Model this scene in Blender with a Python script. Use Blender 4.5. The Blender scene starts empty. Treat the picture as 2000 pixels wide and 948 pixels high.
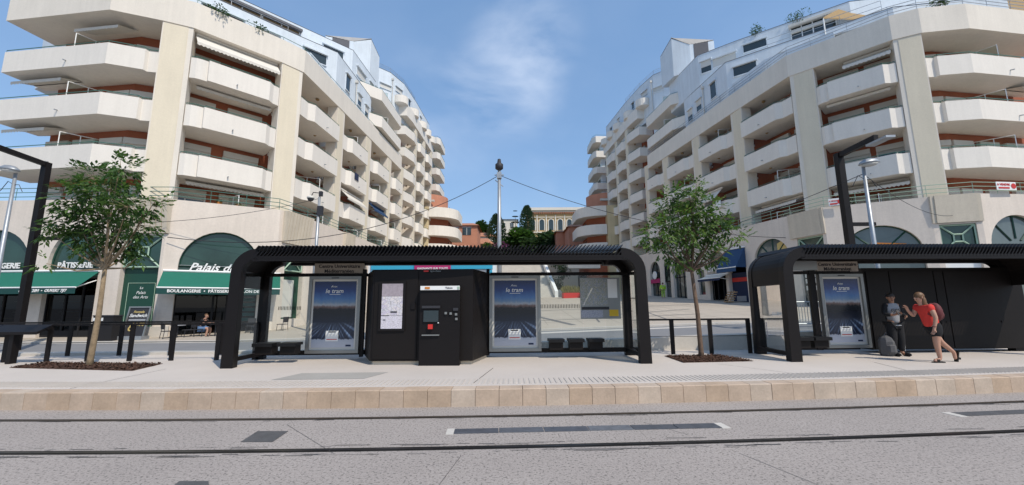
import bpy, bmesh, math, random
from mathutils import Vector, Matrix
random.seed(7)
C = bpy.context.scene.collection
S = bpy.context.scene
# ------------------------------------------------------------------ camera
cam = bpy.data.cameras.new('camera'); cam.sensor_width = 36; cam.lens = 36*800/2000
cam.clip_start = .05; cam.clip_end = 6000
co = bpy.data.objects.new('camera', cam); C.objects.link(co)
_p, _r = math.radians(8.7), math.radians(.4)
_F = Vector((0, math.cos(_p), math.sin(_p))); _R0 = Vector((1, 0, 0)); _U0 = _R0.cross(_F)
_R = math.cos(_r)*_R0-math.sin(_r)*_U0; _U = math.sin(_r)*_R0+math.cos(_r)*_U0
m = Matrix((_R, _U, -_F)).transposed().to_4x4(); m.translation = (0, 0, 1.7)
co.matrix_world = m; S.camera = co
S.view_settings.view_transform = 'Standard'; S.view_settings.look = 'None'
S.view_settings.exposure = .3; S.view_settings.gamma = 1
# ------------------------------------------------------------------ sky and sun
SUN_EL = math.radians(51); SUN_D = Vector((.66, -.75)).normalized()
SUN_AZ = math.atan2(SUN_D.x, SUN_D.y)
W = bpy.data.worlds.new('World'); S.world = W; W.use_nodes = True
nt = W.node_tree; nt.nodes.clear()
def N(nt, t, **k):
    n = nt.nodes.new(t)
    for a, b in k.items(): setattr(n, a, b)
    return n
def L(nt, a, b): nt.links.new(a, b)
out = N(nt, 'ShaderNodeOutputWorld'); bg = N(nt, 'ShaderNodeBackground'); bg.inputs[1].default_value = .15
sky = N(nt, 'ShaderNodeTexSky', sky_type='NISHITA'); sky.sun_disc = False
sky.sun_elevation = SUN_EL; sky.sun_rotation = SUN_AZ; sky.air_density = 1.15; sky.dust_density = 1.0; sky.ozone_density = 2.2
tc = N(nt, 'ShaderNodeTexCoord')
mp = N(nt, 'ShaderNodeMapping'); mp.inputs['Scale'].default_value = (1.7, 1.0, 3.4); mp.inputs['Rotation'].default_value = (0, math.radians(28), 0)
nz = N(nt, 'ShaderNodeTexNoise'); nz.inputs['Scale'].default_value = 2.0; nz.inputs['Detail'].default_value = 7; nz.inputs['Roughness'].default_value = .5; nz.inputs['Distortion'].default_value = .35
rp = N(nt, 'ShaderNodeValToRGB'); rp.color_ramp.elements[0].position = .38; rp.color_ramp.elements[1].position = .80
L(nt, tc.outputs['Generated'], mp.inputs[0]); L(nt, mp.outputs[0], nz.inputs[0]); L(nt, nz.outputs[0], rp.inputs[0])
def lobe(d, width, gain):
    dp = N(nt, 'ShaderNodeVectorMath', operation='DOT_PRODUCT'); dp.inputs[1].default_value = Vector(d).normalized()
    L(nt, tc.outputs['Generated'], dp.inputs[0])
    mr = N(nt, 'ShaderNodeMapRange', interpolation_type='SMOOTHSTEP'); mr.inputs[1].default_value = math.cos(math.radians(width)); mr.inputs[2].default_value = 1
    mr.inputs[4].default_value = gain
    L(nt, dp.outputs['Value'], mr.inputs[0]); return mr.outputs[0]
def madd(a, b, op='ADD'):
    n = N(nt, 'ShaderNodeMath', operation=op)
    for i, v in enumerate((a, b)):
        if isinstance(v, (int, float)): n.inputs[i].default_value = v
        else: L(nt, v, n.inputs[i])
    return n.outputs[0]
msk = madd(lobe((-.01, .80, .46), 9, .8), lobe((.04, .80, .57), 8, .6))
msk = madd(msk, lobe((-.16, .86, .42), 10, .25)); msk = madd(msk, lobe((.16, .93, .30), 9, .25)); msk = madd(msk, .06)
cm = madd(rp.outputs[0], msk, 'MULTIPLY'); cmn = N(nt, 'ShaderNodeClamp'); L(nt, cm, cmn.inputs[0])
mx = N(nt, 'ShaderNodeMix', data_type='RGBA'); L(nt, cmn.outputs[0], mx.inputs[0]); fl = N(nt, 'ShaderNodeMix', data_type='RGBA'); fl.inputs[0].default_value = .5; L(nt, sky.outputs[0], fl.inputs[6]); fl.inputs[7].default_value = (1.15, 2.2, 3.95, 1)
L(nt, fl.outputs[2], mx.inputs[6]); mx.inputs[7].default_value = (4.9, 5.4, 6.3, 1)
L(nt, mx.outputs[2], bg.inputs[0]); L(nt, bg.outputs[0], out.inputs[0])
sl = bpy.data.lights.new('sun', 'SUN'); sl.energy = 2.9; sl.angle = math.radians(.53); sl.color = (1, .92, .80)
so = bpy.data.objects.new('sun', sl); C.objects.link(so)
sd = Vector((SUN_D.x*math.cos(SUN_EL), SUN_D.y*math.cos(SUN_EL), math.sin(SUN_EL)))
so.rotation_euler = sd.to_track_quat('Z', 'Y').to_euler(); so.location = (20, -20, 40)
# ------------------------------------------------------------------ materials
def mat(name, col, rough=.7, var=0, vs=1.5, fine=0, fs=60, bump=0, bs=40, metal=0, spec=.4, streak=0, spk=0):
    M = bpy.data.materials.new(name); M.use_nodes = True; t = M.node_tree; b = t.nodes['Principled BSDF']
    b.inputs['Base Color'].default_value = (*col, 1); b.inputs['Roughness'].default_value = rough
    b.inputs['Metallic'].default_value = metal; b.inputs['Specular IOR Level'].default_value = spec
    cur = None
    if var or fine or streak or bump or spk: g = N(t, 'ShaderNodeNewGeometry')
    def layer(cur, scale, amt, vec=None, det=4):
        n = N(t, 'ShaderNodeTexNoise'); n.inputs['Scale'].default_value = scale; n.inputs['Detail'].default_value = det; n.inputs['Roughness'].default_value = .6
        L(t, vec or g.outputs['Position'], n.inputs[0])
        r = N(t, 'ShaderNodeMapRange'); r.inputs[1].default_value = .28; r.inputs[2].default_value = .72
        r.inputs[3].default_value = 1-amt; r.inputs[4].default_value = 1+amt*.7; L(t, n.outputs[0], r.inputs[0])
        x = N(t, 'ShaderNodeVectorMath', operation='SCALE')
        if cur is None: x.inputs[0].default_value = col
        else: L(t, cur, x.inputs[0])
        L(t, r.outputs[0], x.inputs['Scale']); return x.outputs[0]
    if var: cur = layer(cur, vs, var)
    if fine: cur = layer(cur, fs, fine, None, 2)
    if streak:
        mpn = N(t, 'ShaderNodeMapping'); mpn.inputs['Scale'].default_value = (2.2, 2.2, .16); L(t, g.outputs['Position'], mpn.inputs[0])
        cur = layer(cur, 1.6, streak, mpn.outputs[0], 6)
    if spk:
        for sc, am in ((34, spk), (75, spk*.6)):
            n = N(t, 'ShaderNodeTexNoise'); n.inputs['Scale'].default_value = sc; n.inputs['Detail'].default_value = 1; L(t, g.outputs['Position'], n.inputs[0]); r = N(t, 'ShaderNodeMapRange'); r.inputs[1].default_value = .33; r.inputs[2].default_value = .43; r.inputs[3].default_value = 1-am; r.inputs[4].default_value = 1; L(t, n.outputs[0], r.inputs[0])
            x = N(t, 'ShaderNodeVectorMath', operation='SCALE'); L(t, cur, x.inputs[0]); L(t, r.outputs[0], x.inputs['Scale']); cur = x.outputs[0]
    if cur: L(t, cur, b.inputs['Base Color'])
    if bump:
        n = N(t, 'ShaderNodeTexNoise'); n.inputs['Scale'].default_value = bs; n.inputs['Detail'].default_value = 4; L(t, g.outputs['Position'], n.inputs[0])
        bn = N(t, 'ShaderNodeBump'); bn.inputs['Strength'].default_value = bump; bn.inputs['Distance'].default_value = .01
        L(t, n.outputs[0], bn.inputs['Height']); L(t, bn.outputs[0], b.inputs['Normal'])
    return M
def glassm(name, tint=(.9, .95, .93), refl=.18):
    M = bpy.data.materials.new(name); M.use_nodes = True; t = M.node_tree; t.nodes.clear()
    o = N(t, 'ShaderNodeOutputMaterial'); a = N(t, 'ShaderNodeBsdfTransparent'); a.inputs[0].default_value = (*tint, 1)
    gl = N(t, 'ShaderNodeBsdfGlossy'); gl.inputs['Roughness'].default_value = .02
    f = N(t, 'ShaderNodeFresnel'); f.inputs[0].default_value = 1.45
    mm = N(t, 'ShaderNodeMath', operation='MULTIPLY_ADD'); L(t, f.outputs[0], mm.inputs[0]); mm.inputs[1].default_value = .8; mm.inputs[2].default_value = refl*.1
    s = N(t, 'ShaderNodeMixShader'); L(t, mm.outputs[0], s.inputs[0]); L(t, a.outputs[0], s.inputs[1]); L(t, gl.outputs[0], s.inputs[2]); L(t, s.outputs[0], o.inputs[0])
    return M
MT = dict(
 stucco=mat('cream_stucco', (.745, .685, .595), .85, .05, .5, .04, 14, .15, 25, streak=.05),
 fascia=mat('pale_fascia_paint', (.775, .725, .65), .8, .03, .6, .03, 10, .1, 25, streak=.045),
 panel=mat('yellow_pillar_panel', (.72, .64, .495), .85, .04, .6, .04, 12, .1, 25, streak=.04),
 bluew=mat('pale_blue_render', (.655, .715, .765), .8, .06, .7, .03, 10, .1, 25, streak=.07),
 base=mat('pinkish_base_render', (.68, .60, .52), .88, .08, .45, .05, 9, .2, 18, streak=.07),
 flute=mat('fluted_concrete', (.60, .53, .425), .9, .08, .6, .05, 12, .2, 20, streak=.08),
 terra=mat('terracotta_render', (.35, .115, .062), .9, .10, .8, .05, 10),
 salmon=mat('salmon_render', (.55, .25, .16), .9, .1, .6, .04, 9),
 ochre=mat('ochre_render', (.62, .44, .22), .9, .1, .5, .04, 9),
 ywall=mat('sand_yellow_render', (.66, .54, .33), .9, .06, .5, .04, 9, streak=.08),
 soffit=mat('soffit_grey', (.56, .525, .48), .9, .07, .5),
 shutter=mat('white_roller_shutter', (.62, .60, .55), .6, .04, 1),
 white=mat('white_paint', (.8, .8, .78), .5, .03, 2),
 wglass=mat('dark_window_glass', (.03, .045, .05), .06, 0, 1, spec=.7),
 gglass=mat('green_arch_glass', (.022, .058, .046), .08, .4, .5, spec=.6),
 rail=mat('green_handrail', (.06, .17, .135), .5),
 greenf=mat('pale_green_frame', (.34, .47, .36), .6, .05, 3),
 dgreen=mat('dark_green_paint', (.012, .06, .04), .5, .06, 2),
 awg=mat('green_awning_canvas', (.012, .135, .092), .8, .05, 2, .04, 90),
 awgd=mat('dark_green_valance', (.008, .055, .05), .8),
 awn=mat('cream_awning_canvas', (.66, .62, .55), .85, .05, 2),
 awb=mat('blue_awning_canvas', (.02, .06, .14), .8, .05, 2),
 orange=mat('orange_canvas', (.55, .2, .04), .8, .06, 2),
 tan=mat('tan_blind', (.33, .22, .10), .85, .05, 2),
 black=mat('black_interior', (.012, .011, .012), .8),
 dark=mat('dark_brown_metal', (.0085, .0066, .0066), .5, .10, 3, .05, 70, .05, 120, spec=.22),
 dark2=mat('dark_bronze_panel', (.0105, .0082, .0076), .55, .12, 1.3, spec=.2),
 dkslat=mat('dark_slat_metal', (.009, .0075, .008), .42, .08, 5, spec=.25),
 seat=mat('anthracite_seat', (.008, .008, .009), .5, .08, 4, spec=.25),
 alum=mat('brushed_aluminium', (.27, .275, .265), .42, .05, 4, metal=.5),
 galv=mat('galvanised_steel', (.36, .38, .40), .45, .12, 3, metal=.5),
 steel=mat('worn_rail_steel', (.05, .047, .045), .35, .25, 4, metal=.7),
 rubber=mat('rail_groove_rubber', (.016, .014, .014), .7, .2, 6),
 track=mat('track_bed_concrete', (.36, .318, .288), .95, .10, .45, .16, 30, .18, 45, spk=.5),
 plat=mat('platform_concrete', (.545, .49, .44), .9, .07, .5, .06, 50, .12, 60),
 platd=mat('platform_patch', (.36, .34, .31), .9, .12, .8, .08, 50, .12, 60),
 rib=mat('tactile_rib_resin', (.51, .462, .412), .85, .08, 2),
 pave=mat('plaza_paving', (.43, .375, .31), .9, .10, .25, .05, 12, .1, 30),
 paved=mat('plaza_dark_strip', (.16, .155, .15), .85, .1, 1),
 asph=mat('grey_asphalt', (.205, .205, .21), .9, .09, .4, .10, 60, .25, 70),
 lime=mat('pale_limestone', (.54, .505, .455), .85, .10, 1.2, .05, 20, .12, 40),
 iron=mat('cast_iron_cover', (.12, .118, .118), .55, .2, 6, .15, 60, .3, 80, metal=.3),
 mulch=mat('bark_mulch', (.085, .042, .026), .95, .4, 30, .3, 90),
 bark=mat('young_tree_bark', (.25, .185, .115), .9, .3, 9, .15, 60, .4, 40),
 bark2=mat('grey_brown_bark', (.15, .10, .07), .9, .3, 9, .15, 60, .4, 40),
 red=mat('red_paint', (.55, .03, .025), .5), magenta=mat('magenta_print', (.42, .02, .13), .6), cyan=mat('cyan_print', (.04, .36, .52), .6),
 whitep=mat('white_print', (.78, .78, .76), .6), ink=mat('dark_print', (.03, .03, .035), .6),
 taupe=mat('taupe_sign_panel', (.40, .35, .295), .6, .05, 3), tile=mat('terracotta_roof_tile', (.42, .19, .11), .9, .2, 2, .1, 12),
 wood=mat('pale_wood', (.38, .24, .13), .8, .15, 4), metalroof=mat('zinc_roof', (.42, .40, .37), .5, .12, 1, metal=.3),
 slate=mat('slate_cladding', (.10, .10, .11), .6, .1, 3), skin=mat('skin', (.47, .26, .18), .55, .05, 9), skind=mat('tan_skin', (.36, .19, .12), .55, .05, 9),
 hair=mat('brown_blond_hair', (.16, .085, .04), .5, .3, 60), haird=mat('dark_hair', (.02, .015, .012), .5),
 tee=mat('red_tee_cloth', (.62, .045, .035), .85, .08, 14), shorts=mat('black_cloth', (.012, .012, .014), .9, .1, 14), bag=mat('maroon_bag_cloth', (.12, .028, .03), .7, .15, 14),
 grey=mat('grey_cloth', (.30, .31, .33), .9, .1, 14), navy=mat('navy_cloth', (.02, .03, .07), .9), jean=mat('blue_denim', (.12, .2, .34), .9, .1, 14), hivis=mat('hi_vis_yellow', (.42, .68, .04), .7, .05, 9), hivist=mat('hi_vis_trousers', (.30, .45, .08), .7),
 sandal=mat('black_sandal', (.012, .011, .01), .5), grassp=mat('dry_planter_grass', (.22, .2, .07), .8), clear=glassm('clear_pane'), tint=glassm('interior_darkening_glass', (.16, .17, .165), .1), aglass=mat('reflection_toned_arch_glass', (.10, .125, .125), .06, .3, .5, spec=.8), frost=glassm('greenish_screen', (.72, .8, .76), .3), yellow=mat('yellow_print', (.65, .42, .03), .6), gold=mat('gold_print', (.55, .42, .16), .6),  # aglass colour is raised to carry the reflected sky and buildings
)
# ------------------------------------------------------------------ mesh helpers
ORG = {}
class MB:
    def __init__(s): s.v = []; s.f = []
    def add(s, vs, fs):
        o = len(s.v); s.v += [tuple(p) for p in vs]; s.f += [tuple(i+o for i in f) for f in fs]; return s
    def box(s, c, d, rz=0, M=None):
        x, y, z = [k/2 for k in d]; vs = [Vector((i*x, j*y, k*z)) for k in (-1, 1) for j in (-1, 1) for i in (-1, 1)]
        R = M or Matrix.Rotation(rz, 3, 'Z'); c = Vector(c)
        return s.add([R @ v+c for v in vs], [(0, 2, 3, 1), (4, 5, 7, 6), (0, 1, 5, 4), (2, 6, 7, 3), (0, 4, 6, 2), (1, 3, 7, 5)])
    def prism(s, poly, z0, z1):
        a = sum(poly[i][0]*poly[(i+1) % len(poly)][1]-poly[(i+1) % len(poly)][0]*poly[i][1] for i in range(len(poly)))
        if a < 0: poly = poly[::-1]
        n = len(poly); z0 = z0 if isinstance(z0, (list, tuple)) else [z0]*n; z1 = z1 if isinstance(z1, (list, tuple)) else [z1]*n
        if a < 0: z0 = z0[::-1] if len(set(z0)) > 1 else z0; z1 = z1[::-1] if len(set(z1)) > 1 else z1
        return s.add([(p[0], p[1], z) for p, z in zip(poly, z0)]+[(p[0], p[1], z) for p, z in zip(poly, z1)],
                     [tuple(range(n))[::-1], tuple(range(n, 2*n))]+[(i, (i+1) % n, n+(i+1) % n, n+i) for i in range(n)])
    def quad(s, a, b, c, d): return s.add([a, b, c, d], [(0, 1, 2, 3)])
    def tube(s, pts, r, n=6, cap=True):
        pts = [Vector(p) for p in pts]; rs = r if isinstance(r, (list, tuple)) else [r]*len(pts); o = len(s.v); vs = []
        for i, p in enumerate(pts):
            d = (pts[min(i+1, len(pts)-1)]-pts[max(i-1, 0)]); d = d.normalized() if d.length > 1e-9 else Vector((0, 0, 1))
            a = d.cross(Vector((0, 0, 1))); a = a if a.length > .05 else d.cross(Vector((1, 0, 0))); a.normalize(); b = d.cross(a)
            vs += [p+rs[i]*(math.cos(2*math.pi*k/n)*a+math.sin(2*math.pi*k/n)*b) for k in range(n)]
        fs = [(i*n+k, i*n+(k+1) % n, (i+1)*n+(k+1) % n, (i+1)*n+k) for i in range(len(pts)-1) for k in range(n)]
        if cap: fs += [tuple(range(n))[::-1], tuple((len(pts)-1)*n+k for k in range(n))]
        return s.add(vs, fs)
    def lathe(s, prof, c, n=12):
        vs = [(c[0]+r*math.cos(2*math.pi*k/n), c[1]+r*math.sin(2*math.pi*k/n), c[2]+z) for r, z in prof for k in range(n)]
        fs = [(i*n+k, i*n+(k+1) % n, (i+1)*n+(k+1) % n, (i+1)*n+k) for i in range(len(prof)-1) for k in range(n)]
        return s.add(vs, fs+[tuple(range(n))[::-1], tuple((len(prof)-1)*n+k for k in range(n))])
    def build(s, name, mt, parent=None, smooth=False, loc=None):
        me = bpy.data.meshes.new(name)
        o0 = ORG.get(parent.name, Vector()) if parent else (Vector(loc) if loc else Vector())
        me.from_pydata([tuple(Vector(v)-o0) for v in s.v], [], s.f); me.update()
        for k in (mt if isinstance(mt, (list, tuple)) else [mt]): me.materials.append(MT[k] if isinstance(k, str) else k)
        if smooth: me.polygons.foreach_set('use_smooth', [True]*len(me.polygons))
        o = bpy.data.objects.new(name, me); C.objects.link(o)
        if parent: o.parent = parent; ORG[o.name] = o0
        else: o.location = o0; ORG[o.name] = o0
        return o
def tag(o, label=None, cat=None, group=None, kind=None):
    for k, v in (('label', label), ('category', cat), ('group', group), ('kind', kind)):
        if v: o[k] = v
    return o
def thing(name, loc, label, cat, group=None):
    o = bpy.data.objects.new(name, None); o.empty_display_size = .3; C.objects.link(o); o.location = loc; ORG[o.name] = Vector(loc)
    return tag(o, label, cat, group)
def struct(o): o['kind'] = 'structure'; return o
def lerp(a, b, t): return tuple(x+(y-x)*t for x, y in zip(a, b))
def v2(a): return Vector((a[0], a[1]))
def offs(pl, d, sg):
    """offset an open plan polyline by d to its outward side"""
    r = []
    for i in range(len(pl)):
        ns = []
        for j in (i-1, i):
            if 0 <= j < len(pl)-1:
                e = (v2(pl[j+1])-v2(pl[j])).normalized(); ns.append(Vector((e.y, -e.x))*sg)
        n = sum(ns, Vector((0, 0))).normalized(); k = d/max(.4, n.dot(ns[0])); r.append((pl[i][0]+n.x*k, pl[i][1]+n.y*k))
    return r
def band(mb, pl, d0, d1, z0, z1, sg): return mb.prism(offs(pl, d1, sg)+offs(pl, d0, sg)[::-1], z0, z1)
_tc = {}
def text(s, size, pos, right, up, mt, parent=None, name='lettering', shear=0, ex=.004, align='CENTER', bold=0):
    cu = bpy.data.curves.new('t', 'FONT'); cu.body = s; cu.size = size; cu.align_x = align; cu.align_y = 'CENTER'; cu.shear = shear; cu.extrude = ex; cu.offset = bold; cu.resolution_u = 2
    ob = bpy.data.objects.new('t', cu); C.objects.link(ob); dg = bpy.context.evaluated_depsgraph_get()
    me = bpy.data.meshes.new_from_object(ob.evaluated_get(dg)); bpy.data.objects.remove(ob); bpy.data.curves.remove(cu)
    r = Vector(right).normalized(); u = Vector(up).normalized(); n = r.cross(u); M = Matrix((r, u, n)).transposed().to_4x4(); o0 = ORG.get(parent.name, Vector()) if parent else Vector(pos)
    M.translation = Vector(pos)-o0; me.transform(M); me.materials.clear(); me.materials.append(MT[mt] if isinstance(mt, str) else mt); me.name = name
    o = bpy.data.objects.new(name, me); C.objects.link(o)
    if parent: o.parent = parent; ORG[o.name] = o0
    else: o.location = o0; ORG[o.name] = o0
    return o
def G(x, y):
    """ground height behind the platform: the street climbs to the right, the plaza climbs away"""
    return .05+.03*max(-4, min(40, x+10))+.06*max(0, min(y, 60)-22)
# ================================================================== GROUND
def kc(x): return 7.33+.0418*x+.00427*x*x if abs(x) < 16 else (7.33+.0418*x+.00427*256+(abs(x)-16)*.137)
XS = [-60, -40, -28, -20]+[x*.8 for x in range(-20, 22)]+[20, 28, 40, 60]
def strip(mb, f0, f1, z, xs=XS):
    for a, b in zip(xs, xs[1:]): mb.quad((a, f0(a), z), (b, f0(b), z), (b, f1(b), z), (a, f1(a), z))
PZ = .28
g = MB(); n = 24
R = [(-700+1400*i/n) for i in range(n+1)]
g.add([(-2500, -2500, -.6), (2500, -2500, -.6), (2500, 4000, -.6), (-2500, 4000, -.6)], [(0, 1, 2, 3)])
struct(g.build('ground', 'asph'))
t = MB(); strip(t, lambda x: -30, lambda x: kc(x)-2.103, 0); strip(t, lambda x: kc(x)-1.972, lambda x: kc(x)-.693, 0); strip(t, lambda x: kc(x)-.562, lambda x: kc(x)+.05, 0)
trk = struct(t.build('tram_track_bed', 'track'))
for k, dd in enumerate((-2.03, -.62)):
    q = MB(); strip(q, lambda x: kc(x)+dd-.075, lambda x: kc(x)+dd+.06, -.012); q.build('rail_slot', 'rubber', trk)
    q = MB()
    for a, b in zip(XS, XS[1:]):
        for e0, e1 in ((-.028, .03), (-.068, -.052)):
            q.add([(a, kc(a)+dd+e0, -.012), (b, kc(b)+dd+e0, -.012), (b, kc(b)+dd+e1, -.012), (a, kc(a)+dd+e1, -.012), (a, kc(a)+dd+e0, .004), (b, kc(b)+dd+e0, .004), (b, kc(b)+dd+e1, .004), (a, kc(a)+dd+e1, .004)],
                  [(4, 5, 6, 7), (0, 1, 5, 4), (3, 7, 6, 2)])
    q.build('rail', 'steel', trk)
# saw-cut joints in the track concrete
q = MB()
for x0, y0, x1, y1 in ((2.6, 5.0, 3.6, 2.0), (-2.1, 5.1, -3.3, 6.3), (-.6, 5.0, -.9, 3.0), (2.3, 5.7, 1.9, 6.3)):
    d = (Vector((x1, y1))-Vector((x0, y0))).normalized(); nn = Vector((-d.y, d.x))*.0032
    q.quad((x0-nn.x, y0-nn.y, .003), (x0+nn.x, y0+nn.y, .003), (x1+nn.x, y1+nn.y, .003), (x1-nn.x, y1-nn.y, .003))
q.build('expansion_joint', 'iron', trk)
q = MB()
for i in range(160):      # worn dark mortar smears along the rails and in the near lane
    x = random.uniform(-7, 9); dd = random.choice((-2.18, -2.2, -.72, -1.9)); y = kc(x)+dd+random.gauss(0, .02); w = random.uniform(.03, .3); h = random.uniform(.003, .009)
    q.quad((x-w, y-h, .004), (x+w, y-h*.6, .004), (x+w*.9, y+h, .004), (x-w*.7, y+h*.7, .004))
tag(q.build('grime_streak', 'iron', trk), kind='stuff')
# platform with its kerb stones
p = MB(); strip(p, lambda x: kc(x)+.30, lambda x: 13.05+.02*x, PZ)
plat = struct(p.build('tram_platform', 'plat'))
xs = -14.0; cols = []
for k in range(3):
    b = (.475, .365, .275) if k == 0 else (.495, .40, .315) if k == 1 else (.455, .34, .245)
    cols.append(mat('kerb_sandstone', b, .85, .16, 2.5, .08, 25, .2, 40))
i = 0
while xs < 19:
    w = .405+random.uniform(-.006, .006); a, b = xs+.0035, xs+w-.0035; q = MB(); j = random.uniform(-.004, .004); zt = PZ+.004+random.uniform(-.002, .002)
    P = [(a, kc(a)+j), (b, kc(b)+j), (b, kc(b)+.3), (a, kc(a)+.3)]; c = .012
    Pi = [(a+c*.3, kc(a)+j+c), (b-c*.3, kc(b)+j+c), P[2], P[3]]
    q.add([(*p_, -.03) for p_ in P]+[(*p_, zt-c) for p_ in P]+[(*p_, zt) for p_ in Pi], [(0, 1, 5, 4), (1, 2, 6, 5), (2, 3, 7, 6), (3, 0, 4, 7), (4, 5, 9, 8), (5, 6, 10, 9), (7, 4, 8, 11), (8, 9, 10, 11)])
    q.build('kerb_stone', random.choice(cols), plat); xs += w; i += 1
q = MB(); strip(q, lambda x: kc(x)+.02, lambda x: kc(x)+.29, PZ-.05); q.build('kerb_bedding', 'flute', plat)
q = MB(); x = -13
while x < 18:
    y = kc(x)+.45; q.box((x, y+.27, PZ+.004), (.042, .54, .012), rz=.0); x += .098
tag(q.build('tactile_rib', 'rib', plat), kind='stuff')
q = MB()   # joints and the stained patch in the platform concrete
for x0, y0, x1, y1 in ((-.75, 7.75, -.45, 9.7), (4.9, 10.1, 5.9, 8.4), (8.2, 8.6, 8.7, 10.2), (-7.9, 7.6, -8.1, 9.9)):
    q.quad((x0-.006, y0, PZ+.004), (x0+.006, y0, PZ+.004), (x1+.006, y1, PZ+.004), (x1-.006, y1, PZ+.004))
q.build('slab_joint', 'rubber', plat)
q = MB(); q.quad((-4.75, 8.35, PZ+.004), (-2.95, 8.42, PZ+.004), (-2.7, 9.2, PZ+.004), (-4.55, 9.15, PZ+.004)); q.build('concrete_patch', 'platd', plat)
# covers in the track
def cover(P, label, name='manhole_cover', m='iron'):
    q = MB(); q.prism(P, -.02, .006); o = q.build(name, m, loc=(*P[0], 0)); return tag(o, label, 'cover', 'covers in the track')
def at(x, y, z=0):
    d = _F+_R*(x-1000)/800-_U*(y-474)/800; k = (z-1.7)/d.z; return (d.x*k, d.y*k)
cover([at(470, 864), at(532, 864), at(563, 843), at(503, 843)], 'square dark cast iron cover set in the track between the two rails')
cover([at(325, 960), at(410, 960), at(407, 941), at(350, 941)], 'dark iron cover cut by the bottom edge of the picture', )
dr = thing('drain_cover', (*at(1140, 838), 0), 'long metal slot drain cover between the rails in the middle of the track', 'drain cover', 'drain covers between the rails')
d0, d1 = v2(at(886, 843.5)), v2(at(1403, 832)); e = (d1-d0); nn = Vector((-e.y, e.x)).normalized()
for k in range(6):
    a = d0+e*(k/6+.002); b = d0+e*((k+1)/6-.002); q = MB(); w = .105
    q.prism([tuple(a-nn*w), tuple(b-nn*w), tuple(b+nn*w), tuple(a+nn*w)], -.02, .007+.002*(k % 2)); q.build('cover_plate', mat('cover_plate_steel', random.choice([(.13, .14, .16), (.22, .23, .25), (.17, .18, .2)]), .45, .2, 8, metal=.5), dr)
q = MB()
for a, b in ((-.026, .002), (.998, 1.03)):
    A, B = d0+e*a, d0+e*b; q.prism([tuple(A-nn*.13), tuple(B-nn*.13), tuple(B+nn*.13), tuple(A+nn*.13)], -.02, .005)
q.build('mortar_end', 'lime', dr)
dr = thing('drain_cover', (*at(1950, 808), 0), 'metal drain cover running out of the right edge of the track', 'drain cover', 'drain covers between the rails')
d0, d1 = v2(at(1872, 810)), v2(at(2120, 800)); e = d1-d0; nn = Vector((-e.y, e.x)).normalized()
q = MB(); q.prism([tuple(d0-nn*.1), tuple(d1-nn*.1), tuple(d1+nn*.1), tuple(d0+nn*.1)], -.02, .007); q.build('cover_plate', 'iron', dr)
q = MB(); A = d0-e*.06; q.prism([tuple(A-nn*.13), tuple(d0-nn*.13), tuple(d0+nn*.13), tuple(A+nn*.13)], -.02, .005); q.build('mortar_end', 'lime', dr)
# low wall at the platform's back edge, then the street and the plaza behind
def wz(x): return max(.36, G(x, 13.3)+.18)
XW = [-40, -30, -20, -14]+list(range(-12, 17, 2))+[20, 30, 40]
w = MB()
def yb(x): return 13.02+.02*x
for a, b in zip(XW, XW[1:]):
    w.add([(a, yb(a), 0), (b, yb(b), 0), (b, yb(b), wz(b)), (a, yb(a), wz(a)), (a, yb(a)+.42, wz(a)), (b, yb(b)+.42, wz(b)), (a, yb(a)+.42, -.4), (b, yb(b)+.42, -.4)], [(0, 1, 2, 3), (3, 2, 5, 4), (4, 5, 7, 6)])
tag(w.build('low_wall', 'lime'), 'low pale stone wall along the back edge of the tram platform', 'wall')
def sheet(name, f0, f1, xs, mt, dz=0, ny=2):
    q = MB()
    for a, b in zip(xs, xs[1:]):
        for k in range(ny):
            P = []
            for x, kk in ((a, k), (b, k), (b, k+1), (a, k+1)):
                y = f0(x)+(f1(x)-f0(x))*kk/ny; P.append((x, y, G(x, y)+dz))
            q.quad(*P)
    return q.build(name, mt)
XB = [-70, -45]+list(range(-36, 41, 3))+[50, 70]
struct(sheet('street', lambda x: yb(x)+.40, lambda x: 21.2, XB, 'asph'))
kb = MB()
for a, b in zip(XB, XB[1:]): kb.add([(a, 21.18, G(a, 21.2)-.1), (b, 21.18, G(b, 21.2)-.1), (b, 21.18, G(b, 21.2)+.09), (a, 21.18, G(a, 21.2)+.09), (b, 21.56, G(b, 21.2)+.09), (a, 21.56, G(a, 21.2)+.09)], [(0, 1, 2, 3), (3, 2, 4, 5)])
struct(kb.build('kerb', 'lime'))
struct(sheet('plaza', lambda x: 21.55, lambda x: 72, XB, 'pave', .07, 24))
q = MB()
for a, b, w_ in (((1.5, 30), (3.4, 23), .35), ((4.5, 27.5), (13, 30.5), .25), ((-3, 26), (12, 26.6), .18), ((0, 34), (15, 35), .2), ((5, 24), (7, 40), .12), ((9, 24.3), (10.5, 40), .12)):
    A, B = v2(a), v2(b); e = (B-A).normalized(); nn = Vector((-e.y, e.x))*w_/2
    for k in range(6):
        P0, P1 = A.lerp(B, k/6), A.lerp(B, (k+1)/6); q.quad(*[(p_.x, p_.y, G(p_.x, p_.y)+.078) for p_ in (P0-nn, P1-nn, P1+nn, P0+nn)])
q.build('paving_strip', 'paved')['kind'] = 'structure'
q = MB()   # pale crossing and dark patch on the street, seen through the shelter
for P in ([(-1, 19.2), (9, 19.6), (9, 20.4), (-1, 20.2)],): q.add([(x, y, G(x, y)+.006) for x, y in P], [(0, 1, 2, 3)])
struct(q.build('road_marking', 'lime'))

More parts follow.
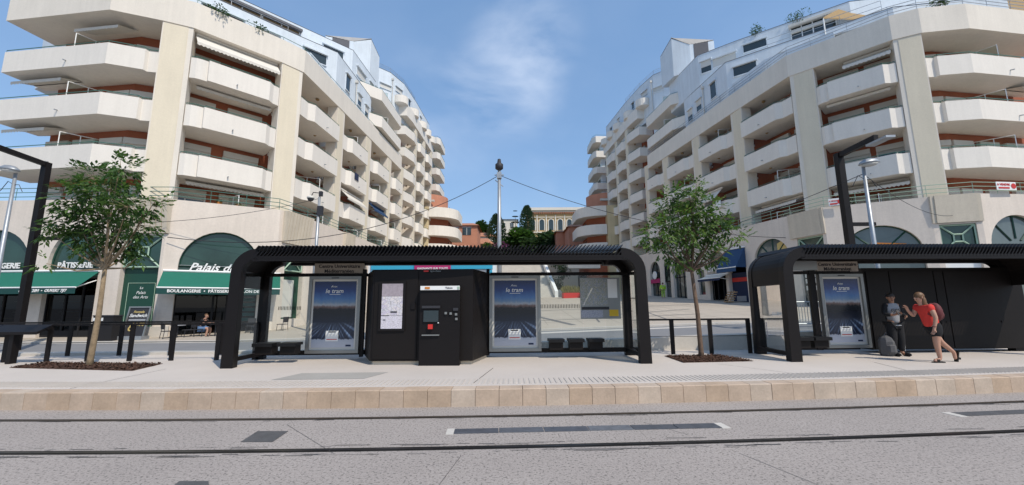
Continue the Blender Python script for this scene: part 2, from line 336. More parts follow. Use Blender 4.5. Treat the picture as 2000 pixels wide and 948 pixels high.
q = MB()   # fine joints between the plaza slabs
for x in range(-14, 22, 2):
    for y in range(22, 58, 2): q.quad((x-.012, y, G(x, y)+.074), (x+.012, y, G(x, y)+.074), (x+.012, y+2, G(x, y+2)+.074), (x-.012, y+2, G(x, y+2)+.074))
for y in range(23, 58, 2):
    for x in range(-14, 20, 2): q.quad((x, y-.02, G(x, y)+.0745), (x+2, y-.02, G(x+2, y)+.0745), (x+2, y+.02, G(x+2, y)+.0755), (x, y+.02, G(x, y)+.0755))
struct(q.build('paving_joint', mat('joint_mortar', (.27, .235, .195), .9)))
# ------------------------------------------------------------------ foliage (needed by pots and planters too)
for nm, c in (('leafa', (.095, .17, .038)), ('leafb', (.055, .115, .026)), ('leafc', (.145, .22, .06)), ('leafd', (.035, .075, .02)), ('leafe', (.048, .085, .04))):
    M_ = mat(nm, c, .55, .25, 3, 0, 60, 0, 40, 0, .35); t_ = M_.node_tree; b_ = t_.nodes['Principled BSDF']; tr = N(t_, 'ShaderNodeBsdfTranslucent'); tr.inputs[0].default_value = (c[0]*1.5, c[1]*1.6, c[2], 1)
    ms = N(t_, 'ShaderNodeMixShader'); ms.inputs[0].default_value = .3; o_ = t_.nodes['Material Output']; L(t_, b_.outputs[0], ms.inputs[1]); L(t_, tr.outputs[0], ms.inputs[2]); L(t_, ms.outputs[0], o_.inputs[0]); MT[nm] = M_
def leaf(q, p, d, up, l, w):
    d = d.normalized(); s = d.cross(up); s = s.normalized() if s.length > .01 else Vector((1, 0, 0)); p = Vector(p); m_ = p+d*l*.5-up*l*.04; e = p+d*l-up*l*.18
    q.add([p, m_-s*w, e, m_+s*w], [(0, 1, 2, 3)])
def rv(r=random): 
    while True:
        v = Vector((r.uniform(-1, 1), r.uniform(-1, 1), r.uniform(-1, 1)))
        if .05 < v.length < 1: return v
def bush(x, y, z, rx, rz, n, m, par=None, name='foliage', ls=.12, label=None, cat=None, group=None, lumps=5, ry=None):
    q = MB(); cs = [(rv()*.62, random.uniform(.35, .6)) for _ in range(lumps)]+[(Vector((0, 0, 0)), .75)]; ry = ry or rx
    for i in range(n):
        c, r = random.choice(cs); v = rv().normalized()*r*random.uniform(.75, 1.05); p = c+v
        leaf(q, (x+p.x*rx, y+p.y*ry, z+p.z*rz), (v+rv()*.6), Vector((0, 0, 1)), ls*random.uniform(.7, 1.3), ls*.33)
    t = par
    if not par:
        t = thing(name, (x, y, z-rz), label, cat, group); w = MB()
        for k in range(5): a = k*1.26; w.tube([(x+.05*math.cos(a), y+.05*math.sin(a), z-rz), (x+rx*.5*math.cos(a), y+ry*.5*math.sin(a), z+rz*.3)], [.03*rz+.008, .008], 4)
        w.build('stem', 'bark2', t)
    tag(q.build('foliage', m, t), kind='stuff'); return t
# ================================================================== THE TWO APARTMENT BUILDINGS
def shutter_unit(par, p, u, n, w, z0, h, kind, rnd):
    """white casing box with a roller shutter, closed or half open over a dark window; p = foot point on the wall"""
    u3 = Vector((u.x, u.y, 0)); n3 = Vector((n.x, n.y, 0)); M = Matrix((u3, n3, Vector((0, 0, 1)))).transposed(); c = Vector((p.x, p.y, 0))
    q = MB(); q.box(c+n3*.11+Vector((0, 0, z0+h-.19)), (w+.16, .22, .38), M=M)
    for s in (-1, 1): q.box(c+n3*.05+u3*s*(w/2+.05)+Vector((0, 0, z0+(h-.38)/2)), (.09, .1, h-.38), M=M)
    o = q.build('window', 'shutter', par)
    drop = {0: 1.0, 1: .45, 2: .12}[kind]*(h-.38)
    q = MB(); nr = 5
    for k in range(nr):
        za = z0+h-.38-drop*(k+1)/nr; zb = z0+h-.38-drop*k/nr
        q.box(c+n3*.03+Vector((0, 0, (za+zb)/2)), (w, .05, (zb-za)-.012), M=M)
    q.build('roller_shutter', 'shutter', o)
    if kind:
        hh = h-.38-drop; q = MB(); q.box(c+n3*.012+Vector((0, 0, z0+hh/2)), (w, .02, hh), M=M); q.build('pane', 'wglass', o)
        q = MB(); q.box(c+n3*.035+Vector((0, 0, z0+hh/2)), (.07, .03, hh), M=M); q.build('mullion', 'white', o)
def awning(par, A, B, n, z, out, drop, mt='awn'):
    """fabric awning from the line A-B at height z, with a scalloped valance"""
    A, B = v2(A), v2(B); n = v2(n); k = max(4, int((B-A).length/.22)); q = MB(); u = (B-A).normalized()
    f = lambda t, d, zz: (*(A.lerp(B, t)+n*d), zz)
    for i in range(k):
        a, b = i/k, (i+1)/k
        q.quad(f(a, 0, z), f(b, 0, z), f(b, out, z-drop), f(a, out, z-drop)); mz = z-drop
        q.add([f(a, out+.01, mz), f(b, out+.01, mz), f(b, out+.01, mz-.16), f((a+b)/2, out+.012, mz-.23), f(a, out+.01, mz-.16)], [(0, 1, 2, 3, 4)])
    q.box((*(A.lerp(B, .5)+n*.02), z+.06), ((B-A).length, .14, .14), M=Matrix((Vector((u.x, u.y, 0)), Vector((n.x, n.y, 0)), Vector((0, 0, 1)))).transposed())
    return q.build('awning', mt, par)
def railing(par, pl, zs, h, sg, m='rail', bars=3, step=1.6, name='railing'):
    q = MB()
    for k in range(bars):
        zz = h*(1-k/bars); q.tube([(p[0], p[1], z+zz) for p, z in zip(pl, zs)], .022, 5)
    for i in range(len(pl)-1):
        l = (v2(pl[i+1])-v2(pl[i])).length; c = max(1, int(l/step))
        for j in range(c+(i == len(pl)-2)):
            t = j/c; p = lerp(pl[i], pl[i+1], t); z = zs[i]+(zs[i+1]-zs[i])*t; q.tube([(*p, z-.02), (*p, z+h)], .018, 4)
    return q.build(name, m, par)
def balcony(par, A, B, zt, prof, sg, depth=2.2, h=1.38, rail=True, spout=True):
    """balcony: slab + parapet following the plan profile [(fraction or metres along, projection)]"""
    A, B = v2(A), v2(B); Ln = (B-A).length; u = (B-A)/Ln; n = Vector((u.y, -u.x))*sg
    P = [A+u*(s*Ln)+n*d for s, d in prof]; q = MB(); pl = [tuple(p) for p in P]
    q.prism(pl+[tuple(B-n*depth), tuple(A-n*depth)], zt-h, zt-h+.2)
    inn = offs(pl, -.14, sg); q.prism(pl+inn[::-1], zt-h+.2, zt)
    o = q.build('balcony', 'fascia', par)
    if rail:
        q = MB(); md = offs(pl, -.07, sg); q.tube([(*p, zt+.13) for p in md], .024, 5)
        for p in md: q.tube([(*p, zt-.02), (*p, zt+.13)], .016, 4)
        q.build('handrail', 'rail', o)
    if spout:
        i = max(range(len(P)-1), key=lambda k: (P[k+1]-P[k]).length); c = P[i].lerp(P[i+1], .45); q = MB(); q.tube([(*(c-n*.02), zt-h+.34), (*(c+n*.17), zt-h+.30)], .035, 6); q.build('drain_spout', 'galv', o)
    return o
def screen(par, A, B, n, t, z0, h, d0=-1.9, d1=.35):
    """frosted partition between two balconies in a white frame, its top sloping outwards"""
    c = v2(A).lerp(v2(B), t); n = v2(n); P = [c+n*d0, c+n*d1]; q = MB()
    for p, hh in ((P[0], h+.35), (P[1], h), (P[0].lerp(P[1], .5), h+.17)): q.tube([(*p, z0), (*p, z0+hh)], .03, 4)
    q.tube([(*P[0], z0+h+.35), (*P[1], z0+h)], .03, 4); o = q.build('partition_screen', 'white', par)
    q = MB(); q.quad((*P[0], z0), (*P[1], z0), (*P[1], z0+h), (*P[0], z0+h+.35)); q.build('pane', 'frost', o)
    return o
FRONT = [(0, .12), (.05, .30), (.11, .36), (.17, .36), (.172, .55), (.86, .55), (.92, .25), (1.0, .12)]
WING = [(0, .12), (.17, .14), (.25, .5), (.985, .5), (.987, -.2)]
def wall_open(par, A, B, z0f, z1, ops, sg, mt, th=.45, name='base_wall', dz=0):
    """wall from A to B with openings [(s0, s1, spring z, rise, sill z)] cut right through"""
    A, B = v2(A), v2(B); Ln = (B-A).length; u = (B-A)/Ln; n = Vector((u.y, -u.x))*sg; q = MB()
    ss = {0., Ln}
    for s0, s1, zs, r, sill in ops:
        k = 18 if r > 0 else 1; ss |= {max(0, min(Ln, s0+(s1-s0)*(1-math.cos(math.pi*i/k))/2)) for i in range(k+1)}
    ss = sorted(ss)
    def top(s, op):
        s0, s1, zs, r, sill = op; x = (s-(s0+s1)/2)/((s1-s0)/2); return zs+r*math.sqrt(max(0, 1-x*x))
    P = lambda s, d, z: (*(A+u*s+n*d), z)
    for a, b in zip(ss, ss[1:]):
        if b-a < 1e-6: continue
        mid = (a+b)/2; op = next((o for o in ops if o[0] < mid < o[1]), None); za, zb = z0f-1, z0f-1
        if not op: q.quad(P(a, 0, za), P(b, 0, zb), P(b, 0, z1), P(a, 0, z1)); continue
        ta, tb = top(a, op), top(b, op)
        q.quad(P(a, 0, ta), P(b, 0, tb), P(b, 0, z1), P(a, 0, z1)); q.quad(P(a, 0, ta), P(a, -th, ta), P(b, -th, tb), P(b, 0, tb))
        if op[4] > z0f: q.quad(P(a, 0, za), P(b, 0, zb), P(b, 0, op[4]), P(a, 0, op[4])); q.quad(P(a, 0, op[4]), P(b, 0, op[4]), P(b, -th, op[4]), P(a, -th, op[4]))
    for s0, s1, zs, r, sill in ops:
        for s in (s0, s1):
            if 0 <= s <= Ln: q.quad(P(s, 0, max(sill, z0f-1)), P(s, -th, max(sill, z0f-1)), P(s, -th, zs), P(s, 0, zs))
    q.quad(P(0, 0, z1), P(Ln, 0, z1), P(Ln, -th, z1), P(0, -th, z1)); q.quad(P(0, -th, z1-1.0), P(Ln, -th, z1-1.0), P(Ln, -th, z1), P(0, -th, z1))
    return q.build(name, mt, par), P
def arch_pane(par, P, op, d, mt='gglass', bars=None, barm='black', name='window', zlow=None):
    s0, s1, zs, r, sill = op; sill = zlow if zlow is not None else sill; cx = (s0+s1)/2; hw = (s1-s0)/2; q = MB()
    pts = [P(s0, d, sill), P(s1, d, sill)]+[P(cx+hw*math.cos(math.pi*k/18), d, zs+r*math.sin(math.pi*k/18)) for k in range(19)]
    q.add(pts, [tuple(range(len(pts)))]); o = q.build(name, mt, par)
    if bars is not None:
        q = MB()
        for a, b in bars: q.tube([P(cx+hw*a[0], d+.03, a[1]), P(cx+hw*b[0], d+.03, b[1])], .05, 4)
        q.tube([P(cx+hw*.985*math.cos(math.pi*k/18), d+.03, zs+r*.985*math.sin(math.pi*k/18)) for k in range(19)], .045, 4)
        q.tube([P(s0, d+.03, zs), P(s1, d+.03, zs)], .05, 4); q.build('frame', barm, o)
    return o
def deco_frame(par, P, s0, s1, z0, z1, d, mt='greenf', name='transom_window'):
    """square transom with a small square in the middle joined to the corners"""
    q = MB(); q.quad(P(s0, d-.06, z0), P(s1, d-.06, z0), P(s1, d-.06, z1), P(s0, d-.06, z1)); o = q.build(name, 'gglass', par); q = MB()
    cx, cz, a, b = (s0+s1)/2, (z0+z1)/2, (s1-s0)*.13, (z1-z0)*.14
    C4 = [(s0, z0), (s1, z0), (s1, z1), (s0, z1)]; I4 = [(cx-a, cz-b), (cx+a, cz-b), (cx+a, cz+b), (cx-a, cz+b)]
    for k in range(4):
        for X, Y in ((C4[k], C4[(k+1) % 4]), (I4[k], I4[(k+1) % 4]), (C4[k], I4[k])): q.tube([P(X[0], d, X[1]), P(Y[0], d, Y[1])], .05, 4)
    q.build('frame', mt, o); return o
def upper_window(par, P3, u, w, h, kind=0):
    """window in the set-back white walls: recess, pane and a thick sloping lintel"""
    u3 = Vector((u[0], u[1], 0)).normalized(); n3 = Vector((u[2], u[3], 0)); M = Matrix((u3, n3, Vector((0, 0, 1)))).transposed(); c = Vector(P3)
    q = MB(); q.box(c+n3*.01, (w, .04, h), M=M); o = q.build('window', 'wglass' if kind != 1 else 'shutter', par)
    q = MB(); q.box(c+n3*.10+Vector((0, 0, h/2+.09)), (w+.25, .22, .14), M=M); q.box(c+n3*.05+Vector((0, 0, -h/2-.04)), (w+.12, .12, .07), M=M)
    for s in (-1, 1): q.box(c+n3*.03+u3*s*(w/2+.03), (.06, .07, h), M=M)
    q.build('frame', 'bluew', o)
    if kind == 2: q = MB(); q.box(c+n3*.045+Vector((0, 0, h*.25)), (w, .03, h*.5), M=M); q.build('roller_shutter', 'shutter', o)
    return o
ROWS = [11.1, 14.3, 17.5]
def pY(x, y, Y):
    d = _F+_R*(x-1000)/800-_U*(y-474)/800; k = Y/d.y; return Vector((d.x*k, Y, 1.7+d.z*k))
def build_block(side):
    Lf = side == 'L'; sg = 1 if Lf else -1; dz = 0 if Lf else .35; rnd = random.Random(3 if Lf else 9)
    if Lf:
        Cn = [(-31.5, 23.4), (-24.2, 22.5), (-21.9, 23.45), (-20.5, 24.15), (-17.0, 27.95), (-16.1, 29.2), (-15.72, 35.2), (-14.8, 52.2)]
        PIL = [((-21.9, 23.45), (-20.5, 24.15)), ((-17.0, 27.95), (-16.1, 29.2)), ((-15.75, 34.6), (-15.67, 36.0)), ((-15.42, 40.9), (-15.34, 42.3)), ((-15.08, 47.2), (-15.0, 48.6)), ((-14.85, 52.2), (-14.75, 53.3))]
        back = [(-27, 66), (-40, 60), (-27.6, 31)]
        C2 = [(-17.4, 55.6), (-15.2, 55.7), (-14.9, 57.6), (-14.35, 70.5)]; P2 = [((-14.9, 59.6), (-14.85, 60.8)), ((-14.62, 64.4), (-14.58, 65.5)), ((-14.4, 69.2), (-14.36, 70.3))]; back2 = [(-26, 70.5), (-30, 55.6)]
        A = [(-33, 23.55), (-22.5, 23.25), (-20.05, 23.35), (-15.2, 26.3), (-14.7, 29.2), (-13.9, 45), (-13.3, 58)]
    else:
        Cn = [(38, 25.9), (30.2, 24.75), (27.55, 25.15), (26.3, 25.85), (23.3, 29.15), (22.25, 30.3), (21.15, 36), (18.35, 52.4)]
        PIL = [((27.55, 25.15), (26.3, 25.85)), ((23.3, 29.15), (22.25, 30.3)), ((21.25, 35.3), (21.05, 36.8)), ((20.2, 41.5), (19.98, 42.9)), ((19.2, 47.7), (18.98, 49.1)), ((18.35, 52.4), (18.2, 53.5))]
        back = [(30, 66), (52, 60), (52, 30), (38, 29)]
        C2 = [(20.9, 57.3), (18.8, 57.2), (18.3, 59.4), (17.2, 72)]; P2 = [((18.25, 60.4), (18.15, 61.6)), ((17.85, 65.2), (17.75, 66.4)), ((17.4, 70.2), (17.3, 71.3))]; back2 = [(29, 72), (33, 57.3)]
        A = [(38, 24.9), (28.2, 24.1), (26.0, 24.85), (21.4, 27.5), (20.8, 30.2), (19.35, 37), (18.0, 46), (16.9, 58)]
    b = thing('apartment_building', (Cn[1][0], Cn[1][1], 0), 'cream apartment block left of the plaza, green bakery awnings below' if Lf else 'cream apartment block right of the plaza, with for sale signs on its terrace rail', 'building', 'apartment blocks flanking the plaza')
    # core walls: every balcony recess looks at this
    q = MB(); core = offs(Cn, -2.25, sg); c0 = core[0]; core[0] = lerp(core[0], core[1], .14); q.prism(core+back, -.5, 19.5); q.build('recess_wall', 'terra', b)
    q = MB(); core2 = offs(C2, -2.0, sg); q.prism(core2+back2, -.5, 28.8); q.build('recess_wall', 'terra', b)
    # pillars as deep fins with an inset yellow panel
    def pillar(pa, pb, zt, z0=6.9, d=.75):
        pa, pb = v2(pa), v2(pb); u = (pb-pa).normalized(); n = Vector((u.y, -u.x))*sg; q = MB()
        q.prism([tuple(pa+n*.16), tuple(pb+n*.16), tuple(pb-n*d), tuple(pa-n*d)], z0, zt); o = q.build('pillar', 'stucco', b)
        w = (pb-pa).length; q = MB(); a_, b_ = pa+u*.07, pb-u*(.26 if w > 1.3 else .16)
        q.prism([tuple(a_+n*.185), tuple(b_+n*.185), tuple(b_+n*.15), tuple(a_+n*.15)], z0+.2, zt-.12); q.build('panel', 'panel', o); return o
    for i, (pa, pb) in enumerate(PIL): pillar(pa, pb, 19.55 if i < 5 else 20.1)
    for pa, pb in P2: pillar(pa, pb, 28.85, 0, 2.05)
    # roof-edge fascia
    q = MB(); band(q, Cn, -2.4, .22, 19.5, 19.72, sg); band(q, Cn, 0, .22, 19.72, 21.3, sg); q.build('fascia', 'stucco', b)
    q = MB(); q.prism(Cn+back, 19.72, 19.9); q.build('roof_terrace', 'soffit', b)
    railing(b, offs(Cn, .1, sg)[(0 if Lf else 0):], [21.3]*len(Cn), .28 if Lf else .75, sg, 'rail' if Lf else 'galv', 1 if Lf else 3, 1.9)
    q = MB(); band(q, C2, -2.2, .22, 28.8, 29.0, sg); band(q, C2, 0, .22, 29.0, 30.5, sg); q.build('fascia', 'fascia', b)
    q = MB(); q.prism(C2+back2, 29.0, 29.2); q.build('roof_terrace', 'soffit', b)
    # ---- bays of the tall part
    bays = [(Cn[1], Cn[2], 'prow'), (PIL[0][1], PIL[1][0], 'front')]+[(PIL[i][1], PIL[i+1][0], 'wing') for i in range(1, 5)]
    for bi, (a, c, kd) in enumerate(bays):
        a2, c2 = v2(a), v2(c); Ln = (c2-a2).length; u = (c2-a2)/Ln; n = Vector((u.y, -u.x))*sg
        if kd == 'prow':
            for zt in ROWS:
                zt += dz; o = MB(); e = 1.0 if Lf else 1.0
                pl = [Cn[0], Cn[1], tuple(v2(Cn[1]).lerp(v2(Cn[2]), .72)), tuple(v2(Cn[1]).lerp(v2(Cn[2]), .73)+Vector((0, .22))), tuple(v2(Cn[2])+Vector((0, .1)))]
                o.prism(pl+[tuple(core[2]), c0], zt-1.36, zt-1.05); o.prism(pl+offs(pl, -.14, sg)[::-1], zt-1.05, zt); ob = o.build('balcony', 'fascia', b)
                md = offs(pl, -.07, sg); q = MB(); q.tube([(*p, zt+.15) for p in md], .026, 5)
                for p in md: q.tube([(*p, zt), (*p, zt+.15)], .016, 4)
                q.build('handrail', 'rail', ob)
                for t_ in (.62,): q = MB(); c_ = v2(Cn[0]).lerp(v2(Cn[1]), t_); q.tube([(c_.x, c_.y, zt-.95), (c_.x+.05, c_.y-.2, zt-1.0)], .035, 6); q.build('drain_spout', 'galv', ob)
            w0, w1 = v2(core[0]), v2(core[1]); w2 = v2(core[2]); uu = (w1-w0).normalized(); nn = Vector((uu.y, -uu.x))*sg; LL = (w1-w0).length
            for r, zf in enumerate([6.95]+[z_-1.05 for z_ in ROWS]):
                shutter_unit(b, w1.lerp(w2, .35), (w2-w1).normalized(), Vector(((w2-w1).normalized().y, -(w2-w1).normalized().x))*sg, 1.3, zf+(dz if r else 0), 2.35, 0, rnd)
                for k, t_ in enumerate((.15, .50, .84)): shutter_unit(b, w0.lerp(w1, t_), uu, nn, 1.5, zf+(dz if r else 0), 2.35, (0, 0, 1, 2)[(r*3+k*2+(0 if Lf else 1)) % 4], rnd)
                if r: o_ = screen(b, w0, w1, nn, .66, zf+dz, 2.0, 0, 2.1)
            u2 = (w2-w1).normalized(); n2 = Vector((u2.y, -u2.x))*sg
            for zt, t0, t1 in (((ROWS[0]+1.85, .0, .42), (ROWS[1]+1.85, .0, .5), (ROWS[2]+1.9, .55, .98)) if Lf else ((ROWS[1]+1.85, .1, .4),)):
                awning(b, Vector(Cn[0]).lerp(Vector(Cn[1]), t0)-nn*1.6, Vector(Cn[0]).lerp(Vector(Cn[1]), t1)-nn*1.6, nn, zt+dz, 1.1, .35)
            continue
        prof = FRONT if kd == 'front' else WING
        if not Lf and kd == 'front': prof = [(0, .12), (.08, .25), (.14, .55), (.83, .55), (.832, .36), (.9, .36), (.95, .3), (1.0, .12)]
        for r, zt in enumerate(ROWS): balcony(b, a, c, zt+dz, prof, sg)
        wa, wc = a2-n*2.25, c2-n*2.25
        for r, zf in enumerate([6.95]+[z_-1.02 for z_ in ROWS]):
            zz = zf+(dz if r else 0)
            for k, t_ in enumerate(((.16, .72) if kd == 'front' else (.22, .70))):
                shutter_unit(b, wa.lerp(wc, t_), u, n, 2.0 if kd == 'front' else 1.7, zz, 2.5, (0, 0, 2, 1, 0)[(bi*2+r*3+k+(0 if Lf else 2)) % 5], rnd)
            if r == 0 or (kd == 'wing' and (bi+r) % 3 == 0): screen(b, a2, c2, n, .62 if Lf else .4, zz, 2.0, -2.1, .1 if r else .55)
            if kd == 'wing':      # ceiling lamp globe
                q = MB(); p_ = a2.lerp(c2, .72)-n*.9; q.lathe([(.02, 0), (.14, -.05), (.16, -.13), (.02, -.24)], (p_.x, p_.y, (zz+3.2-.21 if r < 3 else 19.5)), 8); q.build('ceiling_lamp', 'tan', b)
    f = bays[1]; a2, c2 = v2(f[0]), v2(f[1]); u = (c2-a2).normalized(); n = Vector((u.y, -u.x))*sg
    if Lf:
        awning(b, a2.lerp(c2, .03)-n*.3, a2.lerp(c2, .97)-n*.3, n, 19.35, .85, .85); awning(b, a2.lerp(c2, .1)-n*1, a2.lerp(c2, .95)-n*1, n, 16.2, .5, .2); awning(b, a2.lerp(c2, .1)-n*1, a2.lerp(c2, .95)-n*1, n, 9.8, .6, .25)
        w = bays[3]; wn = Vector((1, -.05)); awning(b, v2(w[0]).lerp(v2(w[1]), .05), v2(w[0]).lerp(v2(w[1]), .95), wn, 12.3, .75, .75); awning(b, v2(bays[4][0]).lerp(v2(bays[4][1]), .1), v2(bays[4][0]).lerp(v2(bays[4][1]), .95), wn, 12.6, .6, .6, 'awb')
        for t_ in (.42, .62): 
            p_ = a2.lerp(c2, t_)+n*.6; q = MB(); q.lathe([(.12, 0), (.17, .3), (.18, .3)], (p_.x, p_.y, 8.0), 8); q.build('flower_pot', 'orange', b); bush(p_.x, p_.y, 8.3, .22, .2, 60, 'leafd', par=b)
    else:
        awning(b, a2.lerp(c2, .03)-n*.6, a2.lerp(c2, .62)-n*.6, n, 19.3, .8, .5); awning(b, a2.lerp(c2, .05)-n*1, a2.lerp(c2, .95)-n*1, n, 9.9, .9, .3); awning(b, a2.lerp(c2, .1)-n*.9, a2.lerp(c2, .9)-n*.9, n, 16.6, .7, .2)
        w = bays[3]; wn = Vector((-1, -.1)).normalized(); awning(b, v2(w[0]).lerp(v2(w[1]), .45), v2(w[0]).lerp(v2(w[1]), .97), wn, 12.9, .8, .9)
        w = bays[2]; awning(b, v2(w[0]).lerp(v2(w[1]), .1)-wn*.5, v2(w[0]).lerp(v2(w[1]), .9)-wn*.5, wn, 9.9, .7, .3)
    # ---- bays of the far part
    b2 = [(C2[2], P2[0][0]), (P2[0][1], P2[1][0]), (P2[1][1], P2[2][0])]
    for bi, (a, c) in enumerate(b2):
        a2, c2 = v2(a), v2(c); u = (c2-a2).normalized(); n = Vector((u.y, -u.x))*sg
        for r in range(7):
            zt = [7.9, 11.1, 14.3, 17.5, 20.7, 23.9, 27.1][r]+dz*.9
            if bi == 0:     # prow that wraps round the near corner
                pl = [C2[0], tuple(v2(C2[0]).lerp(v2(C2[1]), .55)+Vector((0, -.5))), tuple(v2(C2[1])+Vector((.15*sg, -.5))), tuple(v2(C2[2])+Vector((.5*sg, .3))), tuple(c2+n*.4), tuple(c2-n*.2)]
                q = MB(); q.prism(pl+[tuple(core2[2]), tuple(core2[0])], zt-1.25, zt-1.05); q.prism(pl+offs(pl, -.14, sg)[::-1], zt-1.05, zt); o = q.build('balcony', 'fascia', b)
                q = MB(); q.tube([(*p, zt+.14) for p in offs(pl, -.07, sg)], .026, 5); q.build('handrail', 'rail', o)
            else: balcony(b, a, c, zt, [(0, .1), (.2, .12), (.28, .45), (.985, .45), (.987, -.2)], sg, 2.0, spout=False)
            shutter_unit(b, (a2.lerp(c2, .5))-n*2.0, u, n, 1.4, zt-1.05+3.2*0, 2.3, (0, 1, 2)[(r+bi) % 3], rnd)
            q = MB(); p_ = a2.lerp(c2, .7)-n*.8; q.lathe([(.02, 0), (.14, -.05), (.16, -.13), (.02, -.24)], (p_.x, p_.y, zt-1.25+3.2 if r < 6 else 28.8), 8); q.build('ceiling_lamp', 'tan', b)
    # prow balconies above the fascia, between the two parts
    UU = ([(-17.0, 41.6), (-14.65, 43.9), (-14.35, 50.6), (-14.9, 51.4)], [(-17.0, 41.4), (-14.75, 43.8), (-14.5, 51.0), (-15.0, 51.8)]) if Lf else ([(21.3, 43.6), (19.05, 45.9), (18.1, 51.9), (18.7, 52.6)], [(21.6, 44.0), (19.1, 46.0), (18.3, 52.4), (18.9, 53.0)])
    for pl, zt in zip(UU, (23.0+dz, 26.2+dz)):
        q = MB(); bk = [(pl[-1][0]-3.2*sg, pl[-1][1]), (pl[0][0]-2.2*sg, pl[0][1]+.5)]
        q.prism(pl+bk, zt-1.3, zt-1.1); q.prism(pl+offs(pl, -.14, sg)[::-1], zt-1.1, zt); o = q.build('balcony', 'fascia', b)
        q = MB(); q.tube([(*p, zt+.12) for p in offs(pl, -.07, sg)], .024, 5); q.build('handrail', 'rail', o)
        e = v2(pl[1]).lerp(v2(pl[2]), .35); screen(b, pl[1], pl[2], (sg, -.05), .3, zt-1.1, 1.9, -2.2, -.1)
    # ---- set-back pale blue storeys
    def storey(pl, bk, z0, z1, name='upper_wall', m='bluew', par_h=.0):
        q = MB(); q.prism(pl+bk, z0, z1); o = q.build(name, m, b)
        q = MB(); q.tube([(*p, z1+.03) for p in pl], .03, 4); q.build('coping', 'slate', o); return o
    if Lf:
        W5 = [(-30, 27.2), (-23.6, 26.6), (-19.0, 31.7), (-16.0, 34.8), (-15.75, 43.2), (-17.4, 44.6), (-16.9, 53)]; W6 = [(-31, 30.2), (-25.4, 30.6), (-16.7, 39.8), (-16.35, 46.0), (-17.6, 47), (-17.2, 54)]
        W7 = [(-18.1, 43.2), (-16.75, 45.0), (-16.5, 47.4), (-22.2, 46.6), (-20.9, 42.2)]; bk = [(-24, 53), (-40, 50), (-40, 32)]
        PP = [(-18.0, 30.0), (-16.55, 31.2), (-16.3, 36.0), (-15.9, 42)]; W8 = [(-19.5, 50.8), (-16.9, 53.5), (-15.8, 56.5), (-15.3, 62), (-14.9, 70.5)]
    else:
        W5 = [(38, 28.2), (30.4, 29.4), (23.6, 34.6), (20.9, 36.8), (20.0, 44.4), (21.8, 46), (20.8, 54)]; W6 = [(38, 32), (30.5, 33.2), (23.4, 38.6), (20.4, 41.2), (19.6, 47.2), (21.0, 48.4), (20.2, 55)]
        W7 = [(21.1, 44.2), (19.4, 45.2), (18.95, 47.8), (24.4, 47.4), (23.6, 43.5)]; bk = [(27, 53), (42, 50), (42, 34)]
        PP = [(25.0, 28.9), (21.9, 32.6), (21.2, 36.6), (20.3, 42.6)]; W8 = [(23, 52), (20.4, 54.6), (19.4, 58), (18.6, 63), (17.6, 72)]
    storey(W5, bk, 19.9, 24.9); storey(W6, bk, 24.8, 28.5)
    q = MB(); q.prism(PP+offs(PP, -.12, sg)[::-1], 19.9, 22.5); q.build('parapet', 'bluew', b)
    storey(W8, [(W8[-1][0]-8*sg, W8[-1][1]), (W8[0][0]-4*sg, W8[0][1]+1)], 28, 34.2)
    # rooftop stair box with a sloping zinc roof, slate side and a skylight
    zt = [33.0, 33.0, 31.6, 32.6, 33.6]; z7 = 28.5
    q = MB(); q.prism(W7, z7, 31.9); o = q.build('penthouse', 'bluew', b)
    q = MB(); q.add([(*W7[0], 31.9), (*W7[1], 31.9), (*W7[2], 31.9), (*W7[3], 31.9), (*W7[4], 31.9), (*W7[3], 33.4), (*W7[2], 32.6), (*W7[1], 33.4)], [(0, 1, 7), (1, 2, 6, 7), (2, 3, 5, 6), (0, 4, 5), (3, 4, 5)]); q.build('gable', 'bluew', o)
    hi, lo = [(*W7[3], 33.5), (*W7[2], 32.7), (*W7[1], 33.5)], [(*W7[4], 32.0), (*W7[0], 31.9)]
    q = MB(); q.add([lo[0], lo[1], hi[2], hi[1], hi[0]], [(0, 1, 2, 4), (2, 3, 4)]); ro = q.build('zinc_roof', 'metalroof', o)
    q = MB(); A0, A1, B0, B1 = Vector(lo[0]), Vector(lo[1]), Vector(hi[0]), Vector(hi[2])
    for k in range(9): q.tube([A0.lerp(A1, k/8)+Vector((0, 0, .03)), B0.lerp(B1, k/8)+Vector((0, 0, .03))], .035, 4)
    q.build('seam', 'metalroof', ro)
    c_ = (A0.lerp(A1, .45)).lerp(B0.lerp(B1, .45), .35); e1 = (A1-A0).normalized(); e2 = (B0.lerp(B1, .45)-A0.lerp(A1, .45)).normalized(); M = Matrix((e1, e2, e1.cross(e2))).transposed()
    q = MB(); q.box(c_+e1.cross(e2)*.08*(1 if e1.cross(e2).z > 0 else -1), (1.3, 1.3, .25), M=M); q.build('skylight', 'wglass', ro)
    q = MB(); d_ = (v2(W7[0])-v2(W7[4])).normalized(); nn = Vector((0, -1)); p0, p1 = v2(W7[4]).lerp(v2(W7[0]), .25), v2(W7[0]).lerp(v2(W7[4]), .15)
    q.prism([tuple(p0+nn*.04), tuple(p1+nn*.04), tuple(p1), tuple(p0)], 29.2, 31.88); q.build('slate_cladding', 'slate', o)
    # windows and ledges in the set-back walls
    def along(pl, i, t, z, w, h, kind):
        a_, c_ = v2(pl[i]), v2(pl[i+1]); u = (c_-a_).normalized(); n = Vector((u.y, -u.x))*sg; p = a_.lerp(c_, t); return upper_window(b, (p.x, p.y, z), (u.x, u.y, n.x, n.y), w, h, kind)
